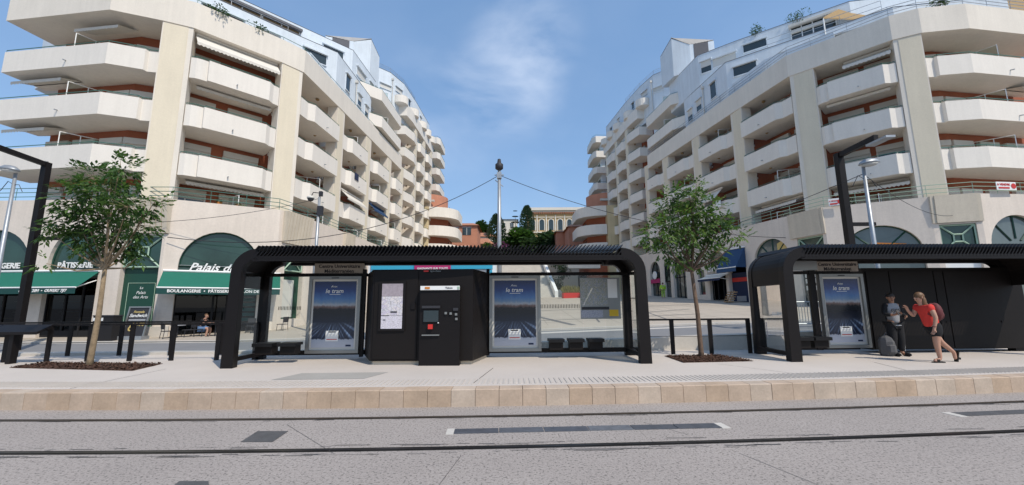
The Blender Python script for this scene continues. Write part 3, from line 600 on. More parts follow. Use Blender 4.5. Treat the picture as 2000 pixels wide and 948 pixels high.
    for pl, i, t, z, w, h, k in ((W5, 2, .55, 23.6, 1.9, .9, 0), (W5, 3, .28, 23.2, .9, 1.6, 0), (W5, 3, .62, 22.9, .9, 1.2, 2), (W5, 3, .85, 22.6, .9, 1.3, 2), (W5, 1, .35, 23.5, 2.6, 1.0, 0), (W5, 1, .8, 23.4, 1.6, 1.2, 1),
                                 (W6, 1, .84, 27.3, 2.0, .8, 0), (W6, 2, .35, 26.9, 2.2, .9, 1), (W6, 2, .8, 26.9, 1.0, 1.3, 2), (W8, 0, .3, 32.4, .6, 1.1, 0), (W8, 0, .8, 31.8, 1.6, .6, 1), (W8, 1, .6, 32.5, 1.5, .6, 1), (W8, 2, .4, 32.3, .8, 1.0, 0), (W8, 3, .3, 32.3, .9, 1.1, 2), (W8, 3, .7, 32.3, .9, 1.1, 0)): along(pl, i, t, z, w, h, k)
    a_, c_ = v2(W6[1]), v2(W6[2]); u = (c_-a_).normalized(); n = Vector((u.y, -u.x))*sg       # long framed opening under the upper roof edge
    for t0, t1 in (((.08, .58),) if Lf else ((.12, .5),)):
        p0, p1 = a_.lerp(c_, t0), a_.lerp(c_, t1); M = Matrix((Vector((u.x, u.y, 0)), Vector((n.x, n.y, 0)), Vector((0, 0, 1)))).transposed(); m_ = p0.lerp(p1, .5); ln = (p1-p0).length
        q = MB(); q.box((m_.x+n.x*.02, m_.y+n.y*.02, 27.0), (ln, .06, 1.5), M=M); o = q.build('window_band', 'tan' if Lf else 'wglass', b)
        q = MB(); q.box((m_.x+n.x*.25, m_.y+n.y*.25, 27.85), (ln+.3, .5, .22), M=M); q.box((m_.x+n.x*.15, m_.y+n.y*.15, 27.3), (ln, .25, .3), M=M); q.build('blind_box', 'slate' if Lf else 'awn', o)
        for k in range(5): q = MB(); pp = p0.lerp(p1, k/4); q.box((pp.x+n.x*.08, pp.y+n.y*.08, 27.0), (.09, .1, 1.5), M=M); q.build('mullion', 'white', o)
    # drain pipes, aerials, small round balconies at the far top
    for pl, i, t, z0_, z1_ in ((W5, 3, .5, 20, 24.4), (W8, 1, .1, 29, 33.4)):
        p = v2(pl[i]).lerp(v2(pl[i+1]), t)+Vector((.12*sg, -.05)); q = MB(); q.tube([(p.x, p.y, z0_), (p.x, p.y, z1_)], .06, 6); q.box((p.x, p.y, z1_), (.26, .26, .28)); q.build('drain_pipe', 'shutter', b)
    for k, (i, t) in enumerate(((1, .62), (2, .5), (3, .2), (3, .55), (3, .9))):
        p = v2(W8[i]).lerp(v2(W8[i+1]), t); q = MB(); q.lathe([(.7, 0), (1.1, .12), (1.1, 1.2), (1.0, 1.2), (1.0, .3)], (p.x+.25*sg, p.y, 30.2), 20); q.build('round_balcony', 'fascia', b)
        q = MB(); q.lathe([(.98, 0), (1.0, .05)], (p.x+.3*sg, p.y, 31.4), 16); q.build('coping', 'slate', b)
    railing(b, offs(W8[:4], -.2, sg), [34.2]*4, .8, sg, 'galv', 3, 1.5)
    if Lf: railing(b, [(-24.6, 28.0), (-23.2, 27.3), (-19.0, 31.8)], [24.9]*3, .5, sg, 'galv', 1)
    else:
        railing(b, [(37, 27.2), (30.8, 27.6), (27, 28.6), (25.2, 29.6)], [21.5]*4, 1.1, sg, 'galv', 2, 2.2); railing(b, [(30, 29.9), (23.8, 34.8)], [24.9]*2, 1.0, sg, 'galv', 2, 2.2)
        for cs in (((1608, 37, 32), (1667, 4, 35.5), (1745, 13, 36), (1730, 42, 32.5)), ((1900, 30, 30.5), (1955, -14, 33.5), (2080, -10, 33), (2060, 36, 30))):
            P_ = [pY(*c_) for c_ in cs]; q = MB(); q.add(P_+[p_+Vector((0, 0, .12)) for p_ in P_], [(0, 1, 2, 3), (7, 6, 5, 4), (0, 3, 7, 4), (1, 0, 4, 5), (2, 1, 5, 6), (3, 2, 6, 7)]); o = q.build('terrace_canopy', 'tan', b)
            for p_ in P_: q = MB(); q.tube([(p_.x, p_.y, p_.z-2.6), p_], .05, 5); q.build('canopy_post', 'white', o)
    # ---- terrace floor, base wall, railing on top
    zb = 8.0 if Lf else 8.2
    q = MB(); q.prism(offs(A, -.1, sg)+core[::-1], zb-1.15, zb-.95); q.build('terrace_floor', 'soffit', b)
    railing(b, offs(A, -.2, sg), [zb]*len(A), .78, sg, 'greenf' if not Lf else 'rail', 3, 1.5, 'terrace_railing')
    return b, A, sg, zb
# ================================================================== GROUND FLOORS
def flute(par, P, s0, s1, z0, z1, out=.36, ribs=True):
    """fluted concrete corbel that swells towards the terrace"""
    q = MB(); k = 9 if ribs else 1
    for i in range(k):
        a, c = s0+(s1-s0)*(i+.08)/k, s0+(s1-s0)*(i+.92)/k; t0, t1 = .12, out
        q.add([P(a, t0, z0), P(c, t0, z0), P(c, t1, z1), P(a, t1, z1), P(a, -.05, z0), P(c, -.05, z0), P(c, -.05, z1), P(a, -.05, z1)], [(0, 1, 2, 3), (4, 5, 1, 0), (0, 3, 7, 4), (1, 5, 6, 2), (3, 2, 6, 7)])
    q.add([P(s0, .07, z0), P(s1, .07, z0), P(s1, out-.05, z1), P(s0, out-.05, z1), P(s0, -.05, z1), P(s1, -.05, z1), P(s0, -.05, z0), P(s1, -.05, z0)], [(0, 1, 2, 3), (3, 2, 5, 4), (6, 7, 1, 0), (0, 3, 4, 6), (1, 7, 5, 2)])
    return q.build('fluted_corbel', 'flute', par)
def interior(par, P, s0, s1, zg, z1, d=-2.6):  # black room faces: the gloom indoors is put into their colour
    q = MB(); q.quad(P(s0-.6, d, zg), P(s1+.6, d, zg), P(s1+.6, d, z1), P(s0-.6, d, z1)); q.quad(P(s0-.6, d, zg+.02), P(s1+.6, d, zg+.02), P(s1+.6, -.4, zg+.02), P(s0-.6, -.4, zg+.02)); q.quad(P(s0-.6, d, z1), P(s1+.6, d, z1), P(s1+.6, -.4, z1), P(s0-.6, -.4, z1))
    for s in (s0-.6, s1+.6): q.quad(P(s, d, zg), P(s, -.4, zg), P(s, -.4, z1), P(s, d, z1))
    return q.build('shop_interior', 'black', par)
def shop_awning(par, P, s0, s1, z, out, drop, mt, mv, val=.3, slope_ends=False):
    q = MB(); q.add([P(s0, .05, z), P(s1, .05, z), P(s1, out, z-drop), P(s0, out, z-drop)], [(0, 1, 2, 3)]); q.add([P(s0, .05, z), P(s0, out, z-drop), P(s0, .05, z-drop)], [(0, 1, 2)]) if slope_ends else None
    o = q.build('shop_awning', mt, par); q = MB(); q.quad(P(s0, out+.01, z-drop), P(s1, out+.01, z-drop), P(s1, out+.01, z-drop-val), P(s0, out+.01, z-drop-val)); q.build('valance', mv, o)
    q = MB(); q.tube([P(s0, out, z-drop+.02), P(s1, out, z-drop+.02)], .045, 6); q.tube([P(s0+.1, .05, z-.5), P(s0+.1, out, z-drop)], .03, 4); q.tube([P(s1-.1, .05, z-.5), P(s1-.1, out, z-drop)], .03, 4); q.tube([P(s0, .06, z+.05), P(s1, .06, z+.05)], .07, 6); q.build('awning_arm', 'white', o); return o
def sgn_text(s, size, P, sm, d, z, mt, label, cat='sign', shear=0, bold=0):
    a, b = Vector(P(sm-.5, d, z)), Vector(P(sm+.5, d, z)); r = b-a; o = text(s, size, Vector(P(sm, d, z)), r if RGT[0] > 0 else -r, (0, 0, 1), mt, None, 'shop_lettering', shear, .012, 'CENTER', bold); return tag(o, label, cat)
RGT = [1]
LB, LA, sg, zb = build_block('L')
# --- left, segment 0: two arches of the bakery
ops = [(.8, 5.25, 4.1, 2.15, -1), (6.35, 9.45, 4.1, 2.15, -1)]
_, P = wall_open(LB, LA[0], LA[1], 0, zb, ops, sg, 'base')
for k, op in enumerate(ops):
    q = MB(); s0, s1 = op[:2]; arch_pane(LB, P, op, -.25, 'gglass', [], 'dgreen', zlow=3.5)
    interior(LB, P, s0, s1, -.1, 3.6)
    q = MB(); q.quad(P(s0, -.3, -.1), P(s1, -.3, -.1), P(s1, -.3, 3.5), P(s0, -.3, 3.5)); o = q.build('shop_window', 'tint', LB)  # dark pane colour stands in for the dim shop behind it
    q = MB()
    for t in (0, .36, .68, 1): q.box(P(s0+(s1-s0)*t, -.28, 1.7), (.09, .09, 3.6))
    q.box(P((s0+s1)/2, -.28, 3.45), ((s1-s0), .1, .12)); q.box(P((s0+s1)/2, -.28, .2), ((s1-s0), .1, .5)); q.build('frame', 'black', o)
    q = MB(); q.box(P(s0+(s1-s0)*.32, -1.1, .55), ((s1-s0)*.5, .6, 1.1)); q.build('counter', 'ink', LB)
    for t, z in ((.18, 1.5), (.18, 2.1), (.8, 1.5), (.8, 2.1), (.5, 1.15)): q = MB(); q.box(P(s0+(s1-s0)*t, -1.0, z), ((s1-s0)*.28, .35, .04)); q.build('shelf', 'wood' if t == .5 else 'shutter', LB)
aw = shop_awning(LB, P, -1, 9.55, 3.75, 1.15, .95, 'awg', 'awgd', .32)
sgn_text('BOULANGERIE', .44, P, 3.1, -.15, 4.14, 'whitep', 'white capitals BOULANGERIE in the arch at the left edge', bold=.012)
sgn_text('PÂTISSERIE', .44, P, 7.85, -.15, 4.14, 'whitep', 'white capitals PÂTISSERIE in the arch behind the left tree', bold=.012)
sgn_text('Palais des Arts', .34, P, 3.2, 1.18, 2.64, 'whitep', 'white slanted Palais des Arts on the awning edge at far left', shear=.35)
sgn_text('6H30 A 20H  •  OUVERT 7J/7', .215, P, 7.75, 1.18, 2.64, 'whitep', 'opening hours in white on the left awning edge behind the tree', shear=.15, bold=.005)
# --- segment 1: green niche with a painted panel
_, P = wall_open(LB, LA[1], LA[2], 0, zb, [(.2, 2.3, 5.85, 0, .25)], sg, 'base')
deco_frame(LB, P, .25, 2.25, 4.0, 5.8, -.12)
q = MB(); q.quad(P(.2, -.3, .25), P(2.3, -.3, .25), P(2.3, -.3, 3.95), P(.2, -.3, 3.95)); o = q.build('shop_panel', 'dgreen', LB)
q = MB()
for a, b in (((.5, .5), (2.0, .5)), ((2.0, .5), (2.0, 3.1)), ((2.0, 3.1), (.5, 3.1)), ((.5, 3.1), (.5, .5))): q.tube([P(a[0], -.285, a[1]), P(b[0], -.285, b[1])], .016, 4)
q.build('panel_border', 'greenf', o)
for s_, z_, sz, sh in (('Le', 2.82, .2, .3), ('Palais', 2.55, .24, .3), ('des Arts', 2.3, .24, .3), ('Ouvert', 1.62, .3, .35)): text(s_, sz, P(1.25, -.28, z_), Vector(P(2, 0, 0))-Vector(P(1, 0, 0)), (0, 0, 1), 'whitep', o, 'lettering', sh)
flute(LB, P, -.25, 2.6, 5.95, zb)
# --- segment 2: the big arch
op = (.72, 4.75, 4.1, 2.15, -1)
_, P = wall_open(LB, LA[2], LA[3], 0, zb, [op], sg, 'base')
arch_pane(LB, P, op, -.25, 'gglass', [], 'dgreen', zlow=3.5); interior(LB, P, op[0], op[1], -.05, 3.6)
q = MB(); q.tube([P(.75, -.15, 4.15), P(4.7, -.15, 4.15)], .02, 4); q.tube([P(.75, -.15, 3.85), P(4.7, -.15, 3.85)], .02, 4); q.build('sign_rail', 'galv', LB)
sgn_text('Palais des Arts', .66, P, 3.15, -.1, 4.05, 'whitep', 'large white slanted Palais des Arts lettering in the big arch', shear=.4, bold=.012)
shop_awning(LB, P, .1, 5.95, 3.75, 1.3, .98, 'awg', 'awgd', .34)
sgn_text('BOULANGERIE  •  PÂTISSERIE  •  SALON DE THÉ', .225, P, 2.95, 1.33, 2.60, 'whitep', 'white capitals along the edge of the big awning', bold=.006)
q = MB(); q.quad(P(.72, -.3, -.05), P(4.75, -.3, -.05), P(4.75, -.3, 3.5), P(.72, -.3, 3.5)); o = q.build('shop_window', 'tint', LB)  # same darkened pane, the shop's dimness put into the glass
q = MB()
for t in (0, .45, .62, 1): q.box(P(.72+4.03*t, -.28, 1.7), (.1, .1, 3.6), rz=.5)
q.build('frame', 'black', o)
q = MB(); q.box(P(3.4, -.9, 1.0), (1.0, .08, 1.5), rz=.5); q.build('wall_poster', 'grey', LB)
q = MB()
for k in range(8): q.box(P(4.35, -.18, .95+k*.3), (.7, .05, .2), rz=.49)
q.build('louvre', 'awgd', LB)
q = MB(); q.box(P(-.0, .06, .28), (1.3, .14, .75), rz=.49); q.build('stone_plinth', 'lime', LB)
# --- segment 3: transom and shop panel, then the wing's base
_, P = wall_open(LB, LA[3], LA[4], 0, zb, [(.75, 2.6, 5.8, 0, .9)], sg, 'base')
deco_frame(LB, P, .8, 2.55, 4.1, 5.75, -.12)
q = MB(); q.quad(P(.75, -.3, .9), P(2.6, -.3, .9), P(2.6, -.3, 4.05), P(.75, -.3, 4.05)); o = q.build('shop_panel', 'dgreen', LB); q = MB(); q.quad(P(.95, -.28, 1), P(2.1, -.28, 1), P(2.1, -.28, 3.5), P(.95, -.28, 3.5)); q.build('blind', 'shutter', o)
flute(LB, P, .3, 3.0, 5.9, zb)
op = [(s, s+3.2, 4.6, 1.6, -1) for s in (2.0, 7.6)]; _, P = wall_open(LB, LA[4], LA[5], 0, zb, op, sg, 'base')
for o_ in op: arch_pane(LB, P, o_, -.3, 'gglass', [((0, 0), (0, 6.1))], 'dgreen', zlow=0)
flute(LB, P, 5.4, 7.2, 5.9, zb, .3)
wall_open(LB, LA[5], LA[6], 0, zb, [], sg, 'base')
# ================================================================== right block
RGT[0] = -1
RB, RA, sg, zb = build_block('R')
def fan(zs, r): return [((math.cos(a)*.25, zs+r*.25*math.sin(a)), (math.cos(a), zs+r*math.sin(a))) for a in (math.pi*.27, math.pi*.5, math.pi*.73)]
op = (5.5, 9.5, 5.0, 1.9, 1.6); _, P = wall_open(RB, RA[0], RA[1], .5, zb, [op], sg, 'base'); arch_pane(RB, P, op, -.25, 'aglass', fan(5, 1.9), 'dgreen')
_, P = wall_open(RB, RA[1], RA[2], .5, zb, [(.3, 2.05, 6.4, 0, 1.8)], sg, 'base'); deco_frame(RB, P, .35, 2.0, 4.75, 6.35, -.1); q = MB(); q.quad(P(.3, -.2, 1.8), P(2.05, -.2, 1.8), P(2.05, -.2, 4.7), P(.3, -.2, 4.7)); q.build('shop_panel', 'white', RB); flute(RB, P, -.05, 2.35, 6.5, zb, .2, False)
op = (.55, 4.55, 4.85, 1.8, 1.0); _, P = wall_open(RB, RA[2], RA[3], .5, zb, [op], sg, 'base'); arch_pane(RB, P, op, -.25, 'aglass', fan(4.85, 1.8)[::2], 'dgreen')
q = MB(); q.quad(P(1.3, -.2, 5.0), P(3.0, -.2, 5.15), P(3.0, -.2, 5.6), P(1.3, -.2, 5.4)); q.build('window_sticker', 'orange', RB)
_, P = wall_open(RB, RA[3], RA[4], .5, zb, [(.25, 2.25, 6.35, 0, 1.4)], sg, 'base'); deco_frame(RB, P, .3, 2.2, 4.4, 6.3, -.1); flute(RB, P, .0, 2.75, 6.4, zb, .2, False)
q = MB(); q.quad(P(.25, -.2, 1.4), P(2.25, -.2, 1.4), P(2.25, -.2, 4.35), P(.25, -.2, 4.35)); o = q.build('shop_window', 'wglass', RB)
q = MB()
for z in (2.6, 3.1, 3.5): q.quad(P(.4, -.18, z), P(2.1, -.18, z), P(2.1, -.18, z+.32), P(.4, -.18, z+.32))
q.build('window_poster', 'shutter', o)
ops = [(.2, 3.6, 5.1, 1.65, 1.9), (4.6, 6.75, 6.4, 0, 1.2)]; _, P = wall_open(RB, RA[4], RA[5], .9, zb, ops, sg, 'base'); arch_pane(RB, P, ops[0], -.25, 'aglass', fan(5.1, 1.65), 'dgreen')
q = MB(); q.quad(P(.35, -.24, 5.2), P(1.5, -.24, 5.2), P(1.5, -.24, 6.3), P(.9, -.24, 6.55)); q.build('window_sticker', 'gold', RB)
interior(RB, P, 4.6, 6.75, 1.4, 6.3); q = MB(); q.quad(P(4.6, -.35, 1.4), P(6.75, -.35, 1.4), P(6.75, -.35, 4.4), P(4.6, -.35, 4.4)); o = q.build('shop_window', 'navy', RB)
q = MB(); q.quad(P(4.75, -.3, 3.6), P(6.7, -.3, 3.6), P(6.7, -.3, 3.95), P(4.75, -.3, 3.95)); q.build('sign_band', 'red', o); q = MB(); q.quad(P(5.2, -.3, 1.9), P(6.3, -.3, 1.9), P(6.3, -.3, 2.35), P(5.2, -.3, 2.35)); q.build('window_poster', 'grey', o)
shop_awning(RB, P, 4.5, 6.85, 6.45, 1.1, 1.7, 'awb', 'awb', .35, True)
ops = [(.15, 2.55, 5.6, 1.1, 1.2), (6.5, 8.95, 5.75, 1.1, 1.2), (3.3, 4.3, 5.0, .0, 2.6)]; _, P = wall_open(RB, RA[5], RA[6], 1.2, zb, ops, sg, 'base')
arch_pane(RB, P, ops[0], -.3, 'wglass', [], 'black', zlow=4.3); interior(RB, P, .15, 2.55, 1.7, 4.4, -2)
q = MB()
for s in (.2, .9, 1.7, 2.5): q.box(P(s, -.3, 3.1), (.1, .1, 2.8))
q.build('shopfront_frame', 'black', RB)
shop_awning(RB, P, -.4, 2.9, 4.35, 1.0, .35, 'awn', 'navy', .22); q = MB(); q.quad(P(.05, .06, 4.5), P(2.75, .06, 4.5), P(2.75, .06, 5.25), P(.05, .06, 5.25)); o = q.build('shop_sign_board', 'taupe', RB)
sgn_text('CTOTALL', .55, P, 1.4, .1, 4.88, 'whitep', 'pale shop name over the white awning on the right block', bold=.02)
arch_pane(RB, P, ops[1], -.3, 'wglass', [((-.35, 1.5), (-.35, 6)), ((.35, 1.5), (.35, 6)), ((-1, 4.6), (1, 4.6))], 'black'); q = MB(); q.quad(P(3.3, -.2, 2.6), P(4.3, -.2, 2.6), P(4.3, -.2, 5), P(3.3, -.2, 5)); q.build('shop_window', 'wglass', RB)
ops = [(.55, 2.0, 6.4, 0, 1.5), (3.1, 5.9, 5.5, 1.4, 1.5)]; _, P = wall_open(RB, RA[6], RA[7], 1.5, zb, ops, sg, 'base'); arch_pane(RB, P, ops[1], -.3, 'wglass', [((0, 2), (0, 6.9)), ((-1, 4.3), (1, 4.3))], 'black'); deco_frame(RB, P, .6, 1.95, 4.3, 6.3, -.1, 'black')
q = MB(); q.quad(P(.55, -.2, 2), P(2, -.2, 2), P(2, -.2, 4.2), P(.55, -.2, 4.2)); q.build('shop_window', 'wglass', RB)
q = MB(); q.quad(P(3.2, .02, 4.25), P(5.8, .02, 4.25), P(5.8, .02, 4.75), P(3.2, .02, 4.75)); q.build('sign_band', 'magenta', RB); q = MB(); q.lathe([(.7, 0), (.7, .06)], (0, 0, 0), 16); c_ = P(4.3, .12, 5.2); q.v = [(c_[0]-.04+v[2], c_[1]+v[0], c_[2]+v[1]*.7) for v in q.v]; q.build('round_sign', 'white', RB)
# for-sale boards on the terrace rail
for px, lab in ((1, 'red and white for sale board on the terrace rail at the far right'), (2, 'small red and white board on the terrace rail beside the dark lamp post')):
    pos, rt, w = ((29.9, 24.0, 8.62), (-1, -.1, 0), 1.35) if px == 1 else ((21.9, 27.0, 8.45), (-.86, .5, 0), .75)
    rt = -Vector(rt).normalized(); up = Vector((0, 0, 1)); n_ = rt.cross(up); n_ = n_ if n_.y < 0 else -n_; t_ = thing('for_sale_sign', pos, lab, 'sign', 'for sale boards'); c_ = Vector(pos); q = MB(); M_ = Matrix((rt, n_, up)).transposed(); q.box(c_, (w, .03, .5), M=M_); q.build('board', 'white', t_)
    text('A VENDRE', w*.14, c_+n_*.03+Vector((0, 0, .08))-rt*w*.14, rt, up, 'red', t_, bold=.004); q = MB(); q.box(c_+n_*.03+Vector((0, 0, -.12))-rt*w*.14, (w*.55, .01, .1), M=M_); q.build('text_line', 'red', t_)
    q = MB(); q.add([c_+rt*(w*.36+.17*math.cos(a*.4))+up*.17*math.sin(a*.4)+n_*.03 for a in range(16)], [tuple(range(16))]); q.build('emblem', 'red', t_)
# roof-edge planting on the left block and climbers on the right one
for k, (x, y, z, s, lab) in enumerate(((-19.8, 25.0, 21.5, .55, 'leafy planting spilling over the left roof edge above the cream awning'), (-18.3, 26.7, 21.5, .5, 'taller loose planting on the left roof edge next to the dark screen'), (-22.6, 23.6, 21.5, .6, 'planting on the left roof edge at the top of the picture'))):
    bush(x, y, z, s*1.6, s, 320, 'leafd', ls=.14, label=lab, cat='plant', name='roof_plant', group='plants on the roof terraces')
for x, y, z, s, lab in ((29.2, 25.1, 21.9, .55, 'small shrub at the corner of the right roof terrace'), (25.0, 37.8, 28.9, .7, 'green shrub behind glass on the upper right roof terrace'), (27.5, 35.6, 28.8, .8, 'low planting under the tan roof canopy on the right')):
    bush(x, y, z, s*1.3, s, 300, 'leafd', ls=.15, label=lab, cat='plant', name='roof_plant', group='plants on the roof terraces')
# ================================================================== BEYOND THE PLAZA
h = MB()   # the hill behind: rises in steps from the plaza's end
HX = [-400, -120, -60, -30, -15, 0, 15, 30, 60, 120, 400]
def HZ(x, y): return 2.6+max(0, min(1, (y-70)/75))*22+max(0, y-145)*.06-abs(x)*.01
HY = [70, 80, 90, 105, 125, 145, 200, 400]
for a, b in zip(HX, HX[1:]):
    for c, d in zip(HY, HY[1:]): h.quad((a, c, HZ(a, c)), (b, c, HZ(b, c)), (b, d, HZ(b, d)), (a, d, HZ(a, d)))
struct(h.build('hill', mat('hill_ground', (.10, .10, .05), .95, .3, .3)))
# grand stair
st = MB(); n = 22
stair = struct(bpy.data.objects.new('stairs', None)); C.objects.link(stair); stair.location = (0, 58, 2.6); ORG['stairs'] = Vector((0, 58, 2.6))
for k in range(n):
    q = MB(); y0 = 58+k*.545; z = 2.62+k*.282; q.box((-1.2, y0+.30, z+.11), (14.2-.09*k, .62, .27)); q.build('step', 'lime', stair)
q = MB(); xr = 6.1
for (xx, w_) in ((5.95, .45),):
    q.add([(xx, 57.6, 2.5), (xx+w_, 57.6, 2.5), (xx+w_-1.0, 70.2, 2.5), (xx-1.0, 70.2, 2.5), (xx, 57.6, 3.6), (xx+w_, 57.6, 3.6), (xx+w_-1.0, 70.2, 10.0), (xx-1.0, 70.2, 10.0)], [(0, 1, 5, 4), (1, 2, 6, 5), (2, 3, 7, 6), (3, 0, 4, 7), (4, 5, 6, 7)])
q.build('stringer', 'white', stair)
q = MB(); q.box((-1.5, 70.6, 6.5), (26, .5, 7.6)); q.build('retaining_wall', 'pave', stair)
def wallthing(c, d, lab, m='lime', name='garden_wall'): q = MB(); q.box(c, d); return tag(q.build(name, m, loc=(c[0], c[1], c[2]-d[2]/2)), lab, 'wall')
wallthing((10.8, 61.8, 7.9), (4.8, 1.2, 1.6), 'pale block wall high behind the shelter, right of the stair', 'stucco')
wallthing((8.6, 60.5, 3.2), (4.5, .5, 1.4), 'low white wall at the foot of the stair shrubs')
wallthing((10.5, 61.5, 4.3), (1.2, .6, 3.4), 'dark narrow gate pier right of the stair shrubs', 'black', 'gate_pier')
for i, (x, y, z, r, h_) in enumerate(((6.7, 61.5, 4.6, 1.2, 1.3), (7.6, 61.8, 6.7, 1.2, 1.3), (7.4, 64.5, 8.6, 1.5, 1.4))):
    bush(x, y, z, r, h_, 500, 'leafe', ls=.3, label=['rounded dark shrub low beside the stair', 'dark shrub in the middle beside the stair', 'dark shrub high beside the stair, under the roof'][i], cat='shrub', name='shrub')
# red planter with dry grass
pl = thing('planter', (8.0, 54.3, 2.55), 'long red planter with dry grasses at the foot of the stair', 'planter')
q = MB(); q.prism([(6.7, 53.9), (9.4, 53.9), (9.55, 54.7), (6.55, 54.7)], 2.5, 3.25); q.build('tub', 'red', pl)
q = MB()
for k in range(260):
    x, y = random.uniform(6.6, 9.5), random.uniform(53.9, 54.7); leaf(q, (x, y, 3.2), Vector((random.gauss(0, .3), random.gauss(0, .3), 1)), Vector((0, 1, 0)), random.uniform(.5, 1.2), .06)
tag(q.build('grass', 'grassp', pl), kind='stuff')
# promo cabin in blue behind the ticket kiosk
cb = thing('promo_stand', (-3.9, 20.4, .1), 'blue and white framed stand with a magenta banner behind the ticket kiosk', 'stand')
q = MB(); q.box((-3.9, 20.5, 2.0), (6.2, 1.2, 3.9)); q.build('back_wall', 'white', cb)
q = MB()
for x in (-6.7, -1.1): q.box((x, 19.86, 1.7), (.26, .1, 3.4))
q.box((-3.9, 19.86, 3.62), (5.9, .1, .34)); q.build('frame', 'cyan', cb)
q = MB(); q.box((-3.9, 19.88, 1.8), (5.2, .06, 3.2)); q.build('panel', 'grey', cb)
q = MB(); q.box((-3.85, 19.78, 3.35), (1.75, .06, 1.05)); q.build('banner', 'magenta', cb)
text('GAGNANTS SUR TOUTE', .135, (-3.85, 19.735, 3.48), (1, 0, 0), (0, 0, 1), 'whitep', cb, bold=.003); text('LA LIGNE', .15, (-3.85, 19.735, 3.24), (1, 0, 0), (0, 0, 1), 'whitep', cb, bold=.003)
q = MB(); q.box((-3.85, 19.74, 3.74), (1.5, .02, .12)); q.build('banner_stripe', 'whitep', cb)
# --- end blocks with stacked corner balconies
def endblock(x0, x1, y0, sg, lab):
    b = thing('corner_block', ((x0+x1)/2, y0, 0), lab, 'building', 'corner blocks at the end of the plaza'); xi, xo = (x1, x0)
    q = MB(); xa, xb = sorted((xi-sg*1.6, xi-sg*9)); q.prism([(xa, y0+.6), (xb, y0+.6), (xb, y0+9), (xa, y0+9)], 2, 33.5); q.build('wall', 'bluew', b)
    for r, z in enumerate((18.4, 21.5, 24.7, 27.9, 31.1, 34.1)):
        q = MB(); P_ = [(xi-sg*6.0, y0), (xi-sg*.5, y0-.4), (xi, y0+.5), (xi, y0+6), (xi-sg*2, y0+6)]; q.prism(P_+[(xi-sg*6, y0+4)], z-1.25, z-1.05); q.prism(P_+offs(P_, -.14, sg)[::-1], z-1.05, z); o = q.build('balcony', 'fascia', b)
        q = MB(); q.tube([(*p, z+.25) for p in offs(P_, -.07, sg)], .03, 4); q.build('handrail', 'rail', o)
        if r < 5: q = MB(); q.box((xi-sg*1.58, y0+3, z+.3), (.1, 2.2, 2.2)); q.box((xi-sg*3.3, y0+.58, z+.3), (1.8, .1, 2.2)); q.build('window', 'wglass', b)
    # sand-yellow wall in front and two curved terraces
    q = MB(); xs_ = sorted((xi-sg*3.6, xi-sg*.2)); q.prism([(xs_[0], y0-8.5), (xs_[1], y0-8.5), (xs_[1], y0-3), (xs_[0], y0-3)], 2, 18.3); q.build('side_wall', 'ywall', b)
    q = MB(); q.prism([(xi-sg*4.5, y0-7), (xi-sg*.1, y0-7), (xi+sg*2.6, y0-5), (xi+sg*2.6, y0), (xi-sg*4.5, y0)][::1], 2, 17.6); q.build('terrace_wall', 'terra', b)
    for z in (12.0, 15.1, 18.3):
        P_ = [(xi-sg*.1, y0-8.3)]+[(xi-sg*.1+sg*4.6*math.sin(a), y0-4.5-3.8*math.cos(a)) for a in [math.pi/2*k/8 for k in range(1, 9)]]+[(xi+sg*4.5, y0)]
        q = MB(); q.prism(P_+[(xi-sg*.1, y0)], z-1.7, z-1.45); q.prism(P_+offs(P_, -.15, sg)[::-1], z-1.45, z); o = q.build('curved_balcony', 'fascia', b)
        q = MB(); q.box((xi+sg*2.65, y0-3.0, z+.1), (.1, 1.8, 1.6)); q.build('window', 'wglass', b)
    q = MB(); P_ = [(xi-sg*3.4+sg*5.6*math.sin(a)*.95, y0-1-4*math.cos(a)) for a in [math.pi/2*k/6 for k in range(7)]]; q.prism(P_+[(xi-sg*3.4, y0-1)], 17.6, 21.6); o = q.build('roof_room', 'salmon', b)
    q = MB(); q.box((xi-sg*1.2, y0-4.9, 20.2), (2.6, .5, .35)); q.build('blind_box', 'shutter', o)
    return b
endblock(-20, -13.9, 76, 1, 'pale corner block with stacked white balconies at the left end of the plaza')
endblock(22, 15.9, 76, -1, 'pale corner block with stacked white balconies at the right end of the plaza')
# --- hillside houses
def house(name, c, d, wall, lab, roof='tile', win=(), ridge=1.6, cat='house', over=.4):
    x, y, z = c; w, dp, hh = d; t = thing(name, c, lab, cat, 'houses on the hillside'); q = MB(); q.box((x, y, z+hh/2-2), (w, dp, hh+4)); q.build('wall', wall, t)
    q = MB(); o = over; e = [(x-w/2-o, y-dp/2-o, z+hh), (x+w/2+o, y-dp/2-o, z+hh), (x+w/2+o, y+dp/2+o, z+hh), (x-w/2-o, y+dp/2+o, z+hh)]; r0, r1 = (x-w/2+1.2, y, z+hh+ridge), (x+w/2-1.2, y, z+hh+ridge)
    q.add(e+[r0, r1], [(0, 1, 5, 4), (1, 2, 5), (2, 3, 4, 5), (3, 0, 4), (3, 2, 1, 0)]); q.build('roof', roof, t)
    for wx, wz, ww, wh in win:
        q = MB(); q.box((x+wx, y-dp/2-.02, z+wz), (ww, .08, wh)); o = q.build('window', 'wglass', t); q = MB(); q.box((x+wx, y-dp/2-.05, z+wz+wh/2+.06), (ww+.2, .14, .12)); q.box((x+wx, y-dp/2-.06, z+wz), (.08, .06, wh)); q.build('frame', 'white', o)
    return t
house('hillside_house', (-10.4, 88, 8), (6.4, 8, 10.2), 'salmon', 'salmon house with white window frames right of the left curved terraces', win=((-1.6, 9, 1.8, 1.6), (1.0, 9, 1.8, 1.6), (.6, 4.6, 1.6, 2.4)), ridge=1.3)
